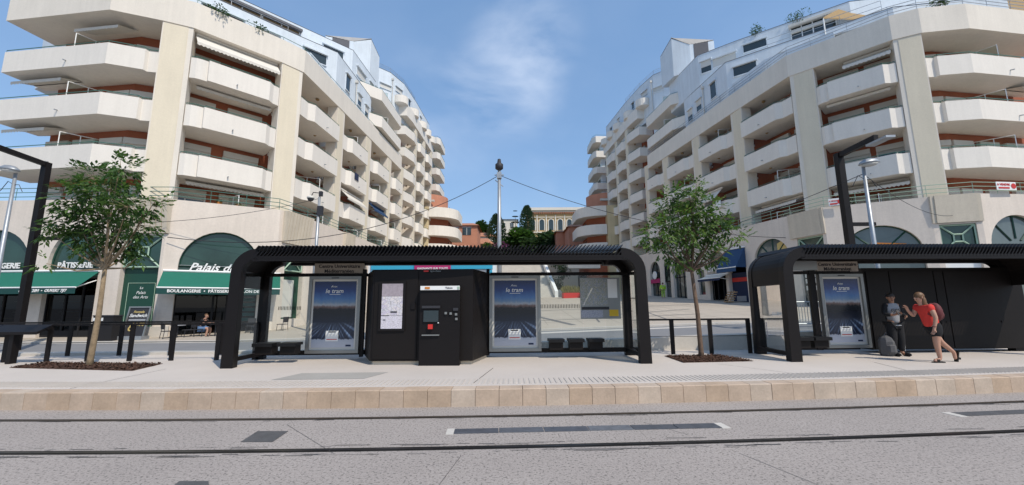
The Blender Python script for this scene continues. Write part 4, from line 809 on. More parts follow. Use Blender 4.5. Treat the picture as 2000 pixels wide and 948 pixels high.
house('hillside_house', (-8.2, 108, 15), (7.5, 8, 4.2), 'stucco', 'pale house with a low terracotta roof among the trees', win=((-2, 2.6, 1.2, 1.2), (1.5, 2.6, 1.2, 1.2)), ridge=1.7)
house('hillside_house', (-7.6, 97, 11.5), (6.0, 6, 4.3), 'ochre', 'ochre cottage with a gabled tile roof below the pale house', win=((1.2, 2.4, 1.0, 1.2),), ridge=1.8)
house('hillside_house', (14.8, 86, 8), (6.5, 8, 9.4), 'salmon', 'salmon house left of the right curved terraces', win=((1.4, 8.2, 2.2, 1.8), (.9, 4.5, 1.8, 2.6)), ridge=1.3)
house('hillside_house', (11.6, 92, 9), (3.4, 6, 8.6), 'salmon', 'narrow salmon wing with a dark arched doorway', win=((.6, 5.5, .9, 2.2),), ridge=.9)
house('hillside_house', (-1.5, 150, 23), (7, 8, 9.5), 'stucco', 'distant pale house behind the mast', 'slate', win=((-1.5, 7.5, 1.2, 1.4), (1.5, 7.5, 1.2, 1.4)), ridge=1.0)
pa = thing('palace', (15.2, 140, 24), 'ochre palace with arched windows and a heavy bracketed cornice on the hill', 'building')
q = MB(); q.box((15.2, 144, 27.5), (19.6, 8, 13.5)); q.build('wall', 'ochre', pa)
q = MB(); q.box((15.2, 143.6, 34.7), (20.6, 9.6, 1.0)); q.box((15.2, 143.8, 33.9), (20.2, 9.0, .5)); q.build('cornice', 'stucco', pa)
q = MB()
for k in range(26): q.box((5.8+k*.76, 139.55, 33.35), (.32, .9, .55))
tag(q.build('bracket', 'salmon', pa))
for k in range(6):
    x = 7.2+k*3.2; q = MB(); q.add([(x-.75, 139.9, 27.4), (x+.75, 139.9, 27.4)]+[(x+.75*math.cos(a), 139.9, 30.3+.75*math.sin(a)) for a in [math.pi*j/8 for j in range(9)]], [tuple(range(11))]); o = q.build('window', 'wglass', pa)
    q = MB(); q.tube([(x-.95, 139.85, 27.2), (x-.95, 139.85, 30.3)]+[(x+.95*math.cos(a), 139.85, 30.3+.95*math.sin(a)) for a in [math.pi*(8-j)/8 for j in range(9)]]+[(x+.95, 139.85, 27.2)], .2, 5); q.box((x, 139.8, 31.9), (2.4, .4, .25)); q.build('frame', 'stucco', o)
    q = MB(); q.box((x+1.6, 139.9, 29.5), (.4, .4, 6.5)); q.build('pilaster', 'stucco', pa)
q = MB(); q.box((15.2, 139.8, 26.6), (19.8, .5, .4)); q.build('string_course', 'stucco', pa)
# --- trees on the hill
def hill_tree(x, y, z, r, hh, m, lab, kind='round', n=2600, name='hill_tree'):
    t = thing(name, (x, y, z), lab, 'tree', 'trees on the hill'); q = MB(); q.tube([(x, y, z-1), (x+.1, y, z+hh*.5), (x, y, z+hh*.8)], [r*.10, r*.07, r*.03], 6); q.build('trunk', 'bark2', t); q = MB()
    lob = [(rv(), random.uniform(.3, .5)) for _ in range(9)]
    for i in range(n):
        if kind == 'cypress': f = random.random(); a = random.uniform(0, 6.283); rad = r*(math.sin(math.pi*min(1, f*.85+.12))**.7)*random.uniform(.75, 1.05); p = Vector((math.cos(a)*rad, math.sin(a)*rad, hh*(.08+.92*f))); d = Vector((math.cos(a)*.5, math.sin(a)*.5, 1))
        elif kind == 'pine': f = random.choice((.45, .62, .8, .97)); a = random.uniform(0, 6.283); rad = r*(1.15-f)*random.random()**.5*1.6; p = Vector((math.cos(a)*rad, math.sin(a)*rad, hh*f-rad*.15)); d = Vector((math.cos(a), math.sin(a), .2))
        else: c, s = random.choice(lob); v = rv().normalized()*s*random.uniform(.7, 1.1); p = c*.6+v; d = v+rv()*.5; p = Vector((p.x*r, p.y*r, hh*.62+p.z*hh*.40))
        leaf(q, (x+p.x, y+p.y, z+p.z), d, Vector((0, 0, 1)), r*random.uniform(.16, .3), r*.085)
    tag(q.build('crown', m, t), kind='stuff'); return t
T = [(-9.9, 120, 19, 4.0, 8.2, 'leafd', 'round dark tree above the tiled roofs', 'round'), (-4.0, 105, 13, 2.6, 12.0, 'leafe', 'broad dark cypress left of the central mast', 'cypress'), (1.0, 118, 20, 1.3, 9.5, 'leafe', 'thin layered pine right of the mast', 'pine'),
     (4.6, 122, 20.5, 2.3, 11.0, 'leafe', 'tall dark tree left of the palace', 'cypress'), (1.6, 100, 12, 5.0, 8.8, 'leafb', 'lighter green tree just right of the mast', 'round'), (7.0, 98, 11.0, 5.6, 8.4, 'leafe', 'wide dark tree in front of the palace', 'round'),
     (11.2, 102, 12, 4.6, 8.0, 'leafd', 'dark tree below the palace windows', 'round'), (-5.2, 92, 9.5, 2.2, 6.0, 'leafb', 'bushy tree in front of the ochre cottage', 'round')]
for x, y, z, r, hh, m_, lab, k in T: hill_tree(x, y, z, r, hh, m_, lab, k)
bush(-2.6, 84, 13.6, 2.2, 1.3, 500, mat('purple_blossom', (.18, .04, .13), .7), ls=.3, label='purple flowering bush at the foot of the mast', cat='shrub', name='shrub')
hw = MB()
for i in range(5200):
    a = random.uniform(-60, 60); y = random.uniform(80, 160); z = HZ(a, y)+random.uniform(0, 3.0); v = rv(); 
    if abs(a-2) < 17 and y > 118: continue
    leaf(hw, (a, y, z), v, Vector((0, 0, 1)), 1.3, .4)
tag(hw.build('hillside_scrub', 'leafd'), kind='stuff')
# ================================================================== TRAM SHELTERS
SL = .031; UX = Vector((1, SL, 0)).normalized(); VX = Vector((-SL, 1, 0)).normalized(); ZX = Vector((0, 0, 1)); O0 = Vector((0, 10.11, PZ)); MS = Matrix((UX, VX, ZX)).transposed()
def Q(u, v, z): return O0+UX*u+VX*v+ZX*z
def sbox(q, u, v, z, d): return q.box(Q(u, v, z), d, M=MS)
def pmat(seed):
    """printed poster: blue sky over a skyline, dark road with light trails, pale foot"""
    M = bpy.data.materials.new('tram_poster_print'); M.use_nodes = True; t = M.node_tree; b = t.nodes['Principled BSDF']; b.inputs['Roughness'].default_value = .25
    g = N(t, 'ShaderNodeTexCoord'); sp = N(t, 'ShaderNodeSeparateXYZ'); L(t, g.outputs['Generated'], sp.inputs[0])
    nz = N(t, 'ShaderNodeTexNoise'); nz.inputs['Scale'].default_value = 9; nz.inputs['Detail'].default_value = 5; L(t, g.outputs['Generated'], nz.inputs[0])
    ad = madd2(t, sp.outputs[2], madd2(t, madd2(t, nz.outputs[0], -.5, 'ADD'), .07, 'MULTIPLY'), 'ADD')
    r = N(t, 'ShaderNodeValToRGB'); e = r.color_ramp.elements; e[0].position = 0; e[0].color = (.5, .52, .58, 1); e[1].position = 1; e[1].color = (.008, .012, .07, 1)
    for p, c in ((.115, (.42, .45, .52)), (.13, (.012, .018, .04)), (.30, (.018, .028, .055)), (.50, (.012, .014, .02)), (.575, (.012, .012, .016)), (.585, (.05, .035, .035)), (.612, (.16, .10, .09)), (.64, (.36, .38, .41)), (.68, (.14, .24, .38)), (.74, (.07, .17, .38)), (.85, (.018, .05, .2))): n = e.new(p); n.color = (*c, 1)
    L(t, ad, r.inputs[0])
    # radial light trails in the lower half
    cx = madd2(t, sp.outputs[0], -.5, 'ADD'); cz = madd2(t, sp.outputs[2], -.46, 'ADD'); an = madd2(t, cx, cz, 'ARCTAN2'); n2 = N(t, 'ShaderNodeTexNoise'); n2.noise_dimensions = '1D'; n2.inputs['Scale'].default_value = 7; n2.inputs['Detail'].default_value = 3; L(t, an, n2.inputs['W'])
    m1 = N(t, 'ShaderNodeMapRange'); m1.inputs[1].default_value = .50; m1.inputs[2].default_value = .72; L(t, n2.outputs[0], m1.inputs[0])
    m2 = N(t, 'ShaderNodeMapRange'); m2.inputs[1].default_value = -.08; m2.inputs[2].default_value = -.3; L(t, cz, m2.inputs[0])
    m3 = N(t, 'ShaderNodeMapRange'); m3.inputs[1].default_value = .10; m3.inputs[2].default_value = .2; L(t, sp.outputs[2], m3.inputs[0])
    f = madd2(t, madd2(t, m1.outputs[0], m2.outputs[0], 'MULTIPLY'), m3.outputs[0], 'MULTIPLY'); mx = N(t, 'ShaderNodeMix', data_type='RGBA'); L(t, f, mx.inputs[0]); L(t, r.outputs[0], mx.inputs[6]); mx.inputs[7].default_value = (.22, .32, .5, 1); L(t, mx.outputs[2], b.inputs['Base Color']); return M
def madd2(t, a, b, op):
    n = N(t, 'ShaderNodeMath', operation=op)
    for i, v in enumerate((a, b)):
        if isinstance(v, (int, float)): n.inputs[i].default_value = v
        else: L(t, v, n.inputs[i])
    return n.outputs[0]
POST = pmat(1)
def mapmat(name, cols, sc):
    M = bpy.data.materials.new(name); M.use_nodes = True; t = M.node_tree; b = t.nodes['Principled BSDF']; b.inputs['Roughness'].default_value = .3; g = N(t, 'ShaderNodeTexCoord')
    n = N(t, 'ShaderNodeTexNoise'); n.inputs['Scale'].default_value = sc; n.inputs['Detail'].default_value = 6; L(t, g.outputs['Generated'], n.inputs[0]); r = N(t, 'ShaderNodeValToRGB'); r.color_ramp.interpolation = 'CONSTANT'
    e = r.color_ramp.elements; e[0].color = (*cols[0], 1); e[1].color = (*cols[-1], 1); e[1].position = .62
    for k, c in enumerate(cols[1:-1]): x = e.new(.42+.08*k); x.color = (*c, 1)
    v = N(t, 'ShaderNodeTexVoronoi', feature='DISTANCE_TO_EDGE'); v.inputs['Scale'].default_value = sc*2.2; L(t, g.outputs['Generated'], v.inputs[0]); m_ = N(t, 'ShaderNodeMath', operation='LESS_THAN'); m_.inputs[1].default_value = .05; L(t, v.outputs[0], m_.inputs[0])
    mx = N(t, 'ShaderNodeMix', data_type='RGBA'); L(t, n.outputs[0], r.inputs[0]); L(t, m_.outputs[0], mx.inputs[0]); L(t, r.outputs[0], mx.inputs[6]); mx.inputs[7].default_value = (.42, .40, .42, 1); L(t, mx.outputs[2], b.inputs['Base Color']); return M
def poster(u0, u1, v, lab):
    t = thing('poster_case', Q((u0+u1)/2, v, 0), lab, 'poster case', 'tram posters in the shelters'); z0, z1 = .16, 2.25; w = u1-u0; um = (u0+u1)/2; q = MB(); fr = .085
    for a, b_, c, d in ((um, (z1-fr/2), w, fr), (um, z0+fr/2, w, fr)): sbox(q, a, v, b_, (c, .14, d))
    for s in (-1, 1): sbox(q, um+s*(w/2-fr/2), v, (z0+z1)/2, (fr, .14, z1-z0-2*fr-.002))
    sbox(q, um, v+.05, (z0+z1)/2, (w-.01, .03, z1-z0-.01)); q.build('frame', 'alum', t)
    q = MB(); a0, a1, b0, b1 = u0+fr, u1-fr, z0+fr, z1-fr; sbox(q, um, v+.0, (b0+b1)/2, (a1-a0, .03, b1-b0)); q.build('passe_partout', 'shutter', t)
    q = MB(); i = .055; q.quad(Q(a0+i, v-.02, b0+i*1.2), Q(a1-i, v-.02, b0+i*1.2), Q(a1-i, v-.02, b1-i), Q(a0+i, v-.02, b1-i)); po = q.build('poster', POST, t)
    text('Avec', .085, Q(um-.03, v-.026, 1.97), UX, ZX, 'whitep', po, shear=.2); text('le tram', .17, Q(um-.02, v-.026, 1.84), UX, ZX, 'whitep', po, shear=.2, bold=.002)
    q = MB(); sbox(q, um, v-.024, 1.75, (.3, .004, .012)); q.build('strap_line', 'whitep', po)
    q = MB(); sbox(q, um-.02, v-.03, .62, (.34, .012, .28)); no = q.build('notice', 'whitep', t); q = MB(); sbox(q, um-.02, v-.038, .73, (.2, .004, .03)); q.build('heading', 'ink', no)
    q = MB()
    for k in range(2): sbox(q, um-.02, v-.038, .67-k*.04, (.28, .004, .006))
    q.build('text_line', 'grey', no); q = MB(); sbox(q, um-.02, v-.038, .53, (.28, .004, .022)); q.build('text_line', 'red', no)
    q = MB(); sbox(q, a1-.2, v-.026, b0+.115, (.14, .004, .045)); q.build('logo_mark', 'navy', po)
    q = MB(); sbox(q, um, v-.072, z1-.045, (.2, .006, .025)); q.build('maker_plate', 'ink', t)
    return t
def shelter(u0, u1, lab, fl=(-.24, .16)):
    t = thing('tram_shelter', Q((u0+u1)/2, .9, 0), lab, 'tram shelter', 'tram shelters'); H = 2.83; R = .60; th = .25; D = 1.86; um_ = (u0+u1)/2
    def QF(u, v, z): return Q(u+(fl[0] if u < um_ else fl[1])*v/D, v, z)
    def arc(uc, side, r, zc, n=9): return [(uc+side*r*math.cos(a), zc+r*math.sin(a)) for a in [math.pi/2*k/(n-1) for k in range(n)]]
    for v, nm, dv in ((0, 'front_frame', .24), (D-.20, 'back_frame', .20)):
        zc = H-R; tb = .25; q = MB()
        for sd, uo in ((-1, u0), (1, u1)):       # a leg bending into the roof edge at each end
            uc = uo-sd*R; o_ = [(uo+sd*.03, 0), (uo, zc)]+arc(uc, sd, R, zc)[1:]; i_ = [(uo-sd*tb, 0), (uo-sd*th, zc)]+arc(uc, sd, R-th, zc)[1:]
            n = len(o_); vs = [QF(a, v+dd, b) for dd in (0, dv) for pl in (o_, i_) for a, b in pl]; F = []
            for k in range(n-1): F += [(k, k+1, n+k+1, n+k), (2*n+k, 3*n+k, 3*n+k+1, 2*n+k+1), (k, 2*n+k, 2*n+k+1, k+1), (n+k, n+k+1, 3*n+k+1, 3*n+k)]
            F += [(n-1, 3*n-1, 4*n-1, 2*n-1), (0, n, 3*n, 2*n)]; q.add(vs, F)
        if v == 0: sbox(q, (u0+u1)/2, v+dv/2, H-.23, (u1-u0-2*R+.01, dv, .09))
        else: sbox(q, (u0+u1)/2, v+dv/2, H-th/2, (u1-u0-2*R+.01, dv, th))
        q.build(nm, 'dark', t)
    for side, uc in ((-1, u0+R), (1, u1-R)):      # curved corner shell between the frames
        q = MB(); zc = H-R; o_ = [(uc+side*(R-.015), 1.9)]+arc(uc, side, R-.015, zc); i_ = [(uc+side*(R-.07), 1.9)]+arc(uc, side, R-.07, zc); n = len(o_)
        vs = [QF(a, dd, b) for dd in (.24, D-.20) for pl in (o_, i_) for a, b in pl]; F = []
        for k in range(n-1): F += [(k, k+1, 2*n+k+1, 2*n+k), (n+k, 3*n+k, 3*n+k+1, n+k+1)]
        F += [(0, 2*n, 3*n, n)]; q.add(vs, F); q.build('corner_shell', 'dark2', t)
    # roof slats: thin blades leaning over, laid across from front to back
    q = MB(); sbox(q, 0, 0, 0, (.028, D+.06, .17)); me = None; k = 0; u = u0+R+.02
    base = None
    while u < u1-R:
        if base is None:
            q = MB(); c = Q(u, D/2-.02, H+.015); Rm = MS @ Matrix.Rotation(math.radians(38), 3, 'Y'); q.box(c, (.02, D+.10, .125), M=Rm); base = q.build('slat', 'dkslat', t); u00 = u
        else: o = base.copy(); C.objects.link(o); o.parent = t; o.location = UX*(u-u00)
        u += .092
    q = MB(); sbox(q, (u0+u1)/2, (D+.42)/2, H-.09, (u1-u0-2*R, D-.43, .02)); q.build('roof_shade_panel', 'dark', t)  # sheet added to shade the posters, open in front for sun stripes
    q = MB()   # front fascia blades and purlins under the slats
    for v in (.62, 1.2): sbox(q, (u0+u1)/2, v, H-.16, (u1-u0-2*R, .07, .10))
    sbox(q, (u0+u1)/2, -.012, H-.29, (u1-u0-2*R+.2, .02, .04)); q.build('purlin', 'dark', t)
    q = MB(); u = u0+R; me = None
    while u < u1-R: q.box(Q(u, .02, H-.125), (.022, .05, .27), M=MS @ Matrix.Rotation(math.radians(38), 3, 'Y')); u += .092
    tag(q.build('fascia_rib', 'dkslat', t), kind='stuff')
    return t
def glass(t, u0, u1, v, z0, z1, name='glass_panel', m='clear'):
    q = MB(); q.quad(Q(u0, v, z0), Q(u1, v, z0), Q(u1, v, z1), Q(u0, v, z1)); return q.build(name, m, t)
def seat(t, u, v, w=.5):
    q = MB(); sbox(q, u, v-.02, .475, (w, .40, .07)); q.box(Q(u, v-.215, .465), (w, .05, .085), M=MS); o = q.build('seat', 'seat', t); q = MB(); sbox(q, u, v+.0, .33, (w*.86, .28, .22)); q.build('seat_support', 'dark2', o); return o
def stopname(t, u0, u1, v):
    q = MB(); sbox(q, (u0+u1)/2, v, 2.475, (u1-u0, .05, .29)); o = q.build('stop_name_sign', 'taupe', t); um = (u0+u1)/2
    text('Centre Universitaire', .138, Q(um, v-.03, 2.535), UX, ZX, 'ink', o, bold=.002); text('Méditerranéen', .138, Q(um, v-.03, 2.40), UX, ZX, 'ink', o, bold=.002)
V = 1.62
S1 = shelter(-6.82, 3.34, 'long dark tram shelter with a slatted roof in the middle of the platform')
def rails(t, L_):
    for nm, u, v, z, d in L_: q = MB(); sbox(q, u, v, z, d); q.build(nm, 'dark', t)
rails(S1, (('head_rail', -5.45, V, 2.30, (2.8, .09, .09)), ('head_rail', 1.42, V, 2.30, (4.0, .09, .09)), ('bottom_rail', -5.45, V, .17, (2.8, .10, .12)), ('bottom_rail', 1.42, V, .17, (4.0, .10, .12)), ('wall_post', -4.12, V-.01, 1.25, (.09, .11, 2.4)), ('wall_post', -.64, V-.01, 1.25, (.09, .11, 2.4)), ('side_rail', -6.80, .95, .16, (.08, 1.3, .10)), ('side_rail', 3.27, .95, .16, (.08, 1.3, .10))))
for u0, u1 in ((-6.75, -6.2), (-6.19, -5.62), (.80, 1.42), (1.43, 2.05), (2.06, 2.68), (2.69, 3.2)): glass(S1, u0, u1, V, .22, 2.28)
for u, e in ((-6.68, -.22), (3.2, .14)): q = MB(); q.quad(Q(u, .26, .22), Q(u+e, 1.64, .22), Q(u+e, 1.64, 2.3), Q(u, .26, 2.3)); q.build('side_glass', 'clear', S1)
q = MB()
for k in range(16): sbox(q, -6.45+k*.04, V-.006, 1.38, (.016, .003, .1)); 
for k in range(30): sbox(q, .82+k*.045, V-.006, 1.38, (.016, .003, .11))
tag(q.build('glass_marking', 'dark2', S1), kind='stuff')
seat(S1, -6.30, V-.72); seat(S1, -5.72, V-.68, .46)
for u in (1.22, 1.76, 2.30): seat(S1, u, V-.28, .42)
stopname(S1, -5.52, -4.14, V-.02)
q = MB(); sbox(q, 2.75, V-.3, 2.62, (.3, .3, .22)); q.build('display_unit', 'dark', S1)
poster(-5.60, -4.17, V-.08, 'lit tram poster in an aluminium case left of the ticket kiosk')
poster(-.60, .84, V-.08, 'tram poster in an aluminium case right of the ticket kiosk')
mp_ = thing('map_panel', Q(2.53, V-.05, .8), 'city transport map hung on the glass of the middle shelter', 'map', 'maps and sheets in the shelters')
q = MB(); sbox(q, 2.55, V-.04, 1.60, (1.14, .03, 1.16)); q.build('panel', 'alum', mp_)
q = MB(); q.quad(Q(1.99, V-.06, 1.402), Q(2.75, V-.06, 1.402), Q(2.75, V-.06, 2.143), Q(1.99, V-.06, 2.143)); q.build('map_print', mapmat('city_map_print', [(.20, .23, .19), (.27, .28, .22), (.24, .26, .25), (.16, .22, .30), (.30, .31, .28)], 7), mp_)
q = MB(); q.quad(Q(2.77, V-.06, 1.607), Q(3.04, V-.06, 1.607), Q(3.04, V-.06, 2.143), Q(2.77, V-.06, 2.143)); q.build('leaflet', 'whitep', mp_)
q = MB(); sbox(q, 2.4, V-.06, 1.32, (.78, .01, .08)); q.build('legend_bar', 'ink', mp_)
q = MB(); q.quad(Q(1.99, V-.06, 1.060), Q(2.61, V-.06, 1.060), Q(2.61, V-.06, 1.265), Q(1.99, V-.06, 1.265)); q.build('map_print', mapmat('map_legend_print', [(.3, .33, .4), (.4, .42, .47), (.2, .22, .3), (.42, .42, .45)], 12), mp_)
q = MB(); q.quad(Q(2.79, V-.062, 1.094), Q(3.05, V-.062, 1.094), Q(3.05, V-.062, 1.277), Q(2.79, V-.062, 1.277)); q.build('leaflet', 'yellow', mp_)
# --- technical kiosk
KB = [(-3.50, 10.30), (-1.02, 10.30), (-.66, 11.9), (-4.12, 11.75)]
kk = thing('ticket_kiosk', (-2.3, 10.9, PZ), 'dark metal kiosk body in the middle of the shelter', 'kiosk')
q = MB(); q.prism([(-3.50, 10.33), (-.98, 10.28), (-.64, 11.75), (-.64, 12.05), (-4.1, 11.9), (-4.1, 11.65)], PZ+.09, PZ+2.33); q.build('cabinet', 'dark2', kk)
q = MB(); q.prism([(-3.45, 10.40), (-1.03, 10.36), (-.72, 11.7), (-4.02, 11.6)], PZ-.02, PZ+.10); q.build('plinth', 'flute', kk)
q = MB(); q.prism([(-3.44, 10.300), (-2.36, 10.285), (-2.36, 10.40), (-3.44, 10.40)], PZ+.14, PZ+2.3); dr_ = q.build('door', 'dark2', kk)
q = MB(); q.box((-2.46, 10.27, PZ+1.42), (.10, .03, .16)); q.build('card_reader', 'dark', kk)
q = MB(); q.box((-2.16, 10.27, PZ+2.28), (.12, .01, .035)); q.build('logo_mark', 'red', kk); text('ligne d\'azur', .06, (-1.92, 10.265, PZ+2.28), UX, ZX, 'alum', kk)
mpn = thing('map_panel', (-3.0, 10.28, PZ+.9), 'pale network map lit behind glass on the ticket kiosk', 'map', 'maps and sheets in the shelters')
q = MB(); q.box((-2.985, 10.275, PZ+1.42), (.66, .04, 1.22)); q.build('frame', 'dark', mpn)
q = MB(); q.quad((-3.24, 10.25, PZ+0.870), (-2.72, 10.25, PZ+0.870), (-2.72, 10.25, PZ+1.184), (-3.24, 10.25, PZ+1.184)); q.build('timetable_print', mapmat('timetable_print', [(.62, .58, .66), (.66, .63, .69), (.60, .56, .62), (.68, .66, .7)], 4), mpn)
q = MB(); q.quad((-3.24, 10.25, PZ+1.190), (-2.72, 10.25, PZ+1.190), (-2.72, 10.25, PZ+1.656), (-3.24, 10.25, PZ+1.656)); q.build('map_print', mapmat('network_map_print', [(.62, .60, .64), (.68, .63, .62), (.55, .50, .60), (.42, .42, .46), (.66, .64, .68)], 3.2), mpn)
q = MB(); q.quad((-3.24, 10.25, PZ+1.661), (-2.72, 10.25, PZ+1.661), (-2.72, 10.25, PZ+1.970), (-3.24, 10.25, PZ+1.970)); q.build('heading', mat('map_heading_print', (.36, .31, .34), .4, .25, 12), mpn)
q = MB(); q.box((-2.93, 10.247, PZ+1.274), (.16, .006, .035)); q.box((-3.16, 10.247, PZ+1.083), (.06, .006, .02)); q.box((-3.14, 10.247, PZ+1.190), (.2, .006, .012)); q.build('caption', 'ink', mpn)
tm = thing('ticket_machine', (-1.77, 10.15, PZ), 'dark ticket vending machine with a red reader and a pale header strip', 'ticket machine')
q = MB(); q.prism([(-2.26, 10.13), (-1.28, 10.11), (-1.28, 10.40), (-2.26, 10.42)], PZ, PZ+1.90); q.build('body', 'dark', tm)
q = MB(); q.box((-1.77, 10.10, PZ+1.85), (.96, .04, .10)); hd = q.build('header_strip', 'whitep', tm); q = MB(); q.box((-2.08, 10.075, PZ+1.85), (.12, .01, .05)); q.build('logo_mark', 'orange', hd); q = MB(); q.box((-1.32, 10.075, PZ+1.85), (.05, .01, .06)); q.build('logo_mark', 'greenf', hd); text('Tickets', .06, (-1.55, 10.075, PZ+1.85), UX, ZX, 'ink', hd)
q = MB(); q.box((-1.98, 10.10, PZ+1.39), (.44, .06, .06)); q.build('hood', 'ink', tm); q = MB(); q.box((-1.98, 10.105, PZ+1.17), (.36, .03, .27)); q.build('screen', 'wglass', tm)
q = MB(); q.box((-1.985, 10.08, PZ+.92), (.11, .05, .11)); q.build('card_reader', 'red', tm); q = MB(); q.box((-1.98, 10.095, PZ+.72), (.42, .05, .025)); q.build('ledge', 'alum', tm)
for x, z in ((-1.62, 1.24), (-1.50, 1.23), (-1.37, 1.21), (-1.36, 1.10)): q = MB(); q.box((x, 10.095, PZ+z), (.055, .03, .055)); q.build('slot', 'alum', tm)
q = MB(); q.lathe([(.018, 0), (.018, .02)], (-1.80, 10.09, PZ+1.0), 8); q.build('button', 'whitep', tm)
q = MB(); q.box((-1.38, 10.092, PZ+1.33), (.12, .02, .07)); q.build('coin_slot', 'ink', tm)
# --- right shelter
S2 = shelter(6.84, 14.9, 'dark tram shelter with a slatted roof at the right edge, two people in front', (.22, 0))
rails(S2, (('head_rail', 8.6, V, 2.30, (2.7, .09, .09)), ('bottom_rail', 8.6, V, .17, (2.7, .10, .12)), ('side_rail', 7.02, .95, .16, (.08, 1.3, .10)), ('wall_post', 8.78, V-.01, 1.3, (.16, .11, 2.4))))
for u0, u1 in ((7.3, 7.98), (7.99, 8.68)): glass(S2, u0, u1, V, .22, 2.28)
q = MB(); q.quad(Q(6.96, .26, .22), Q(7.1, 1.64, .22), Q(7.1, 1.64, 2.3), Q(6.96, .26, 2.3)); q.build('side_glass', 'clear', S2)
q = MB()
for k in range(6): q.box(Q(6.95, .5+k*.05, 1.15), (.004, .018, .09), M=MS)
tag(q.build('glass_marking', 'whitep', S2), kind='stuff')
seat(S2, 7.85, V-.5); seat(S2, 8.42, V-.45, .46)
stopname(S2, 8.95, 10.2, V-.02); poster(8.92, 10.22, V-.08, 'tram poster in an aluminium case in the right shelter')
q = MB(); sbox(q, 8.1, V-.55, 2.45, (.72, .30, .24)); q.build('display_unit', 'alum', S2)
bw = thing('equipment_wall', Q(12.2, V, 0), 'long dark metal cabinet wall behind the two people', 'cabinet')
q = MB(); sbox(q, 12.75, V+.25, 1.26, (4.8, .5, 2.34)); q.build('cabinet', 'dark2', bw)
for u0, u1 in ((10.42, 11.1), (11.12, 12.45), (12.47, 12.75), (12.77, 14.4)): q = MB(); sbox(q, (u0+u1)/2, V-.012, 1.22, (u1-u0-.012, .03, 2.2)); o = q.build('door', 'dark2', bw); q = MB(); sbox(q, u1-.1, V-.03, .85, (.03, .02, .05)); q.build('handle', 'dark', o)
ip = thing('map_panel', Q(7.1, .9, .8), 'pale information sheet on the end glass of the right shelter', 'map', 'maps and sheets in the shelters')
q = MB(); q.box(Q(7.06, .85, 1.40), (.012, .62, 1.0), M=MS); q.build('sheet', mapmat('info_sheet_print', [(.42, .46, .5), (.52, .54, .56), (.36, .40, .44), (.50, .52, .54)], 5), ip); q = MB(); q.box(Q(7.06, .92, .70), (.012, .62, .42), M=MS); q.build('sheet', mapmat('info_map_print', [(.5, .42, .42), (.55, .50, .49), (.3, .25, .3), (.5, .48, .48)], 6), ip)
ip = thing('map_panel', Q(7.6, V, .8), 'grey line map on the back glass of the right shelter', 'map', 'maps and sheets in the shelters'); q = MB(); sbox(q, 7.62, V-.03, 1.40, (.44, .012, .95)); q.build('sheet', mapmat('line_map_print', [(.36, .36, .34), (.42, .41, .39), (.3, .3, .3), (.4, .39, .38)], 6), ip)
q = MB(); sbox(q, 7.65, V-.03, .68, (.4, .012, .5)); q.build('sheet', mapmat('line_map2_print', [(.36, .36, .37), (.4, .4, .4), (.33, .33, .34), (.4, .4, .4)], 6), ip)
# ================================================================== STREET FURNITURE
def fence(us, y0, sl, h, lab, z0, panel=True, wire=True):
    t = thing('railing', (us[0], y0+sl*us[0], z0), lab, 'railing', 'railings along the platform'); f = lambda x: y0+sl*x
    q = MB(); a, b = us[0], us[-1]; q.prism([(a-.05, f(a)-.035), (b+.05, f(b)-.035), (b+.05, f(b)+.035), (a-.05, f(a)+.035)], z0+.95, z0+1.0); q.build('top_rail', 'dark', t)
    for x in us: q = MB(); q.add([(x-.055, f(x)-.02, z0), (x+.055, f(x)-.02, z0), (x+.055, f(x)+.02, z0), (x-.055, f(x)+.02, z0), (x-.06, f(x)-.02, z0+.949), (x+.06, f(x)-.02, z0+.949), (x+.06, f(x)+.02, z0+.949), (x-.06, f(x)+.02, z0+.949)], [(0, 1, 5, 4), (1, 2, 6, 5), (2, 3, 7, 6), (3, 0, 4, 7), (4, 5, 6, 7)]); q.build('post', 'dark', t)
    if wire: q = MB(); q.tube([(a, f(a), z0+.5), (b, f(b), z0+.5)], .008, 4); q.build('wire', 'dark', t)
    return t
fence([-14.7, -13.6, -12.5, -11.45, -10.35, -9.25, -8.05, -7.05], 11.75, .035, 1, 'dark railing with flat posts along the left of the platform, in front of the bakery', PZ)
fence([-16.2, -14.7, -13.2, -11.7, -10.2, -8.7], 12.75, .02, .9, 'second dark railing behind the first one at the edge of the left street', .3, wire=False)
fence([3.55, 4.6, 5.72, 6.85], 11.95, .03, 1, 'dark railing between the two shelters behind the right tree', PZ)
ln = thing('leaning_rest', (-13.6, 11.0, PZ), 'dark sloping leaning rest on legs at the left edge of the platform', 'leaning rest')
q = MB()
for x0, x1 in ((-15.5, -13.68), (-13.66, -12.35)): q.prism([(x0, 10.85), (x1, 10.85), (x1, 11.2), (x0, 11.2)], [1.03, 1.03, 1.20, 1.20], [1.10, 1.10, 1.27, 1.27])
q.build('slab', 'dark', ln)
for x in (-15.1, -13.1): q = MB(); q.box((x, 11.02, .68), (.12, .16, .82)); q.build('leg', 'dark', ln)
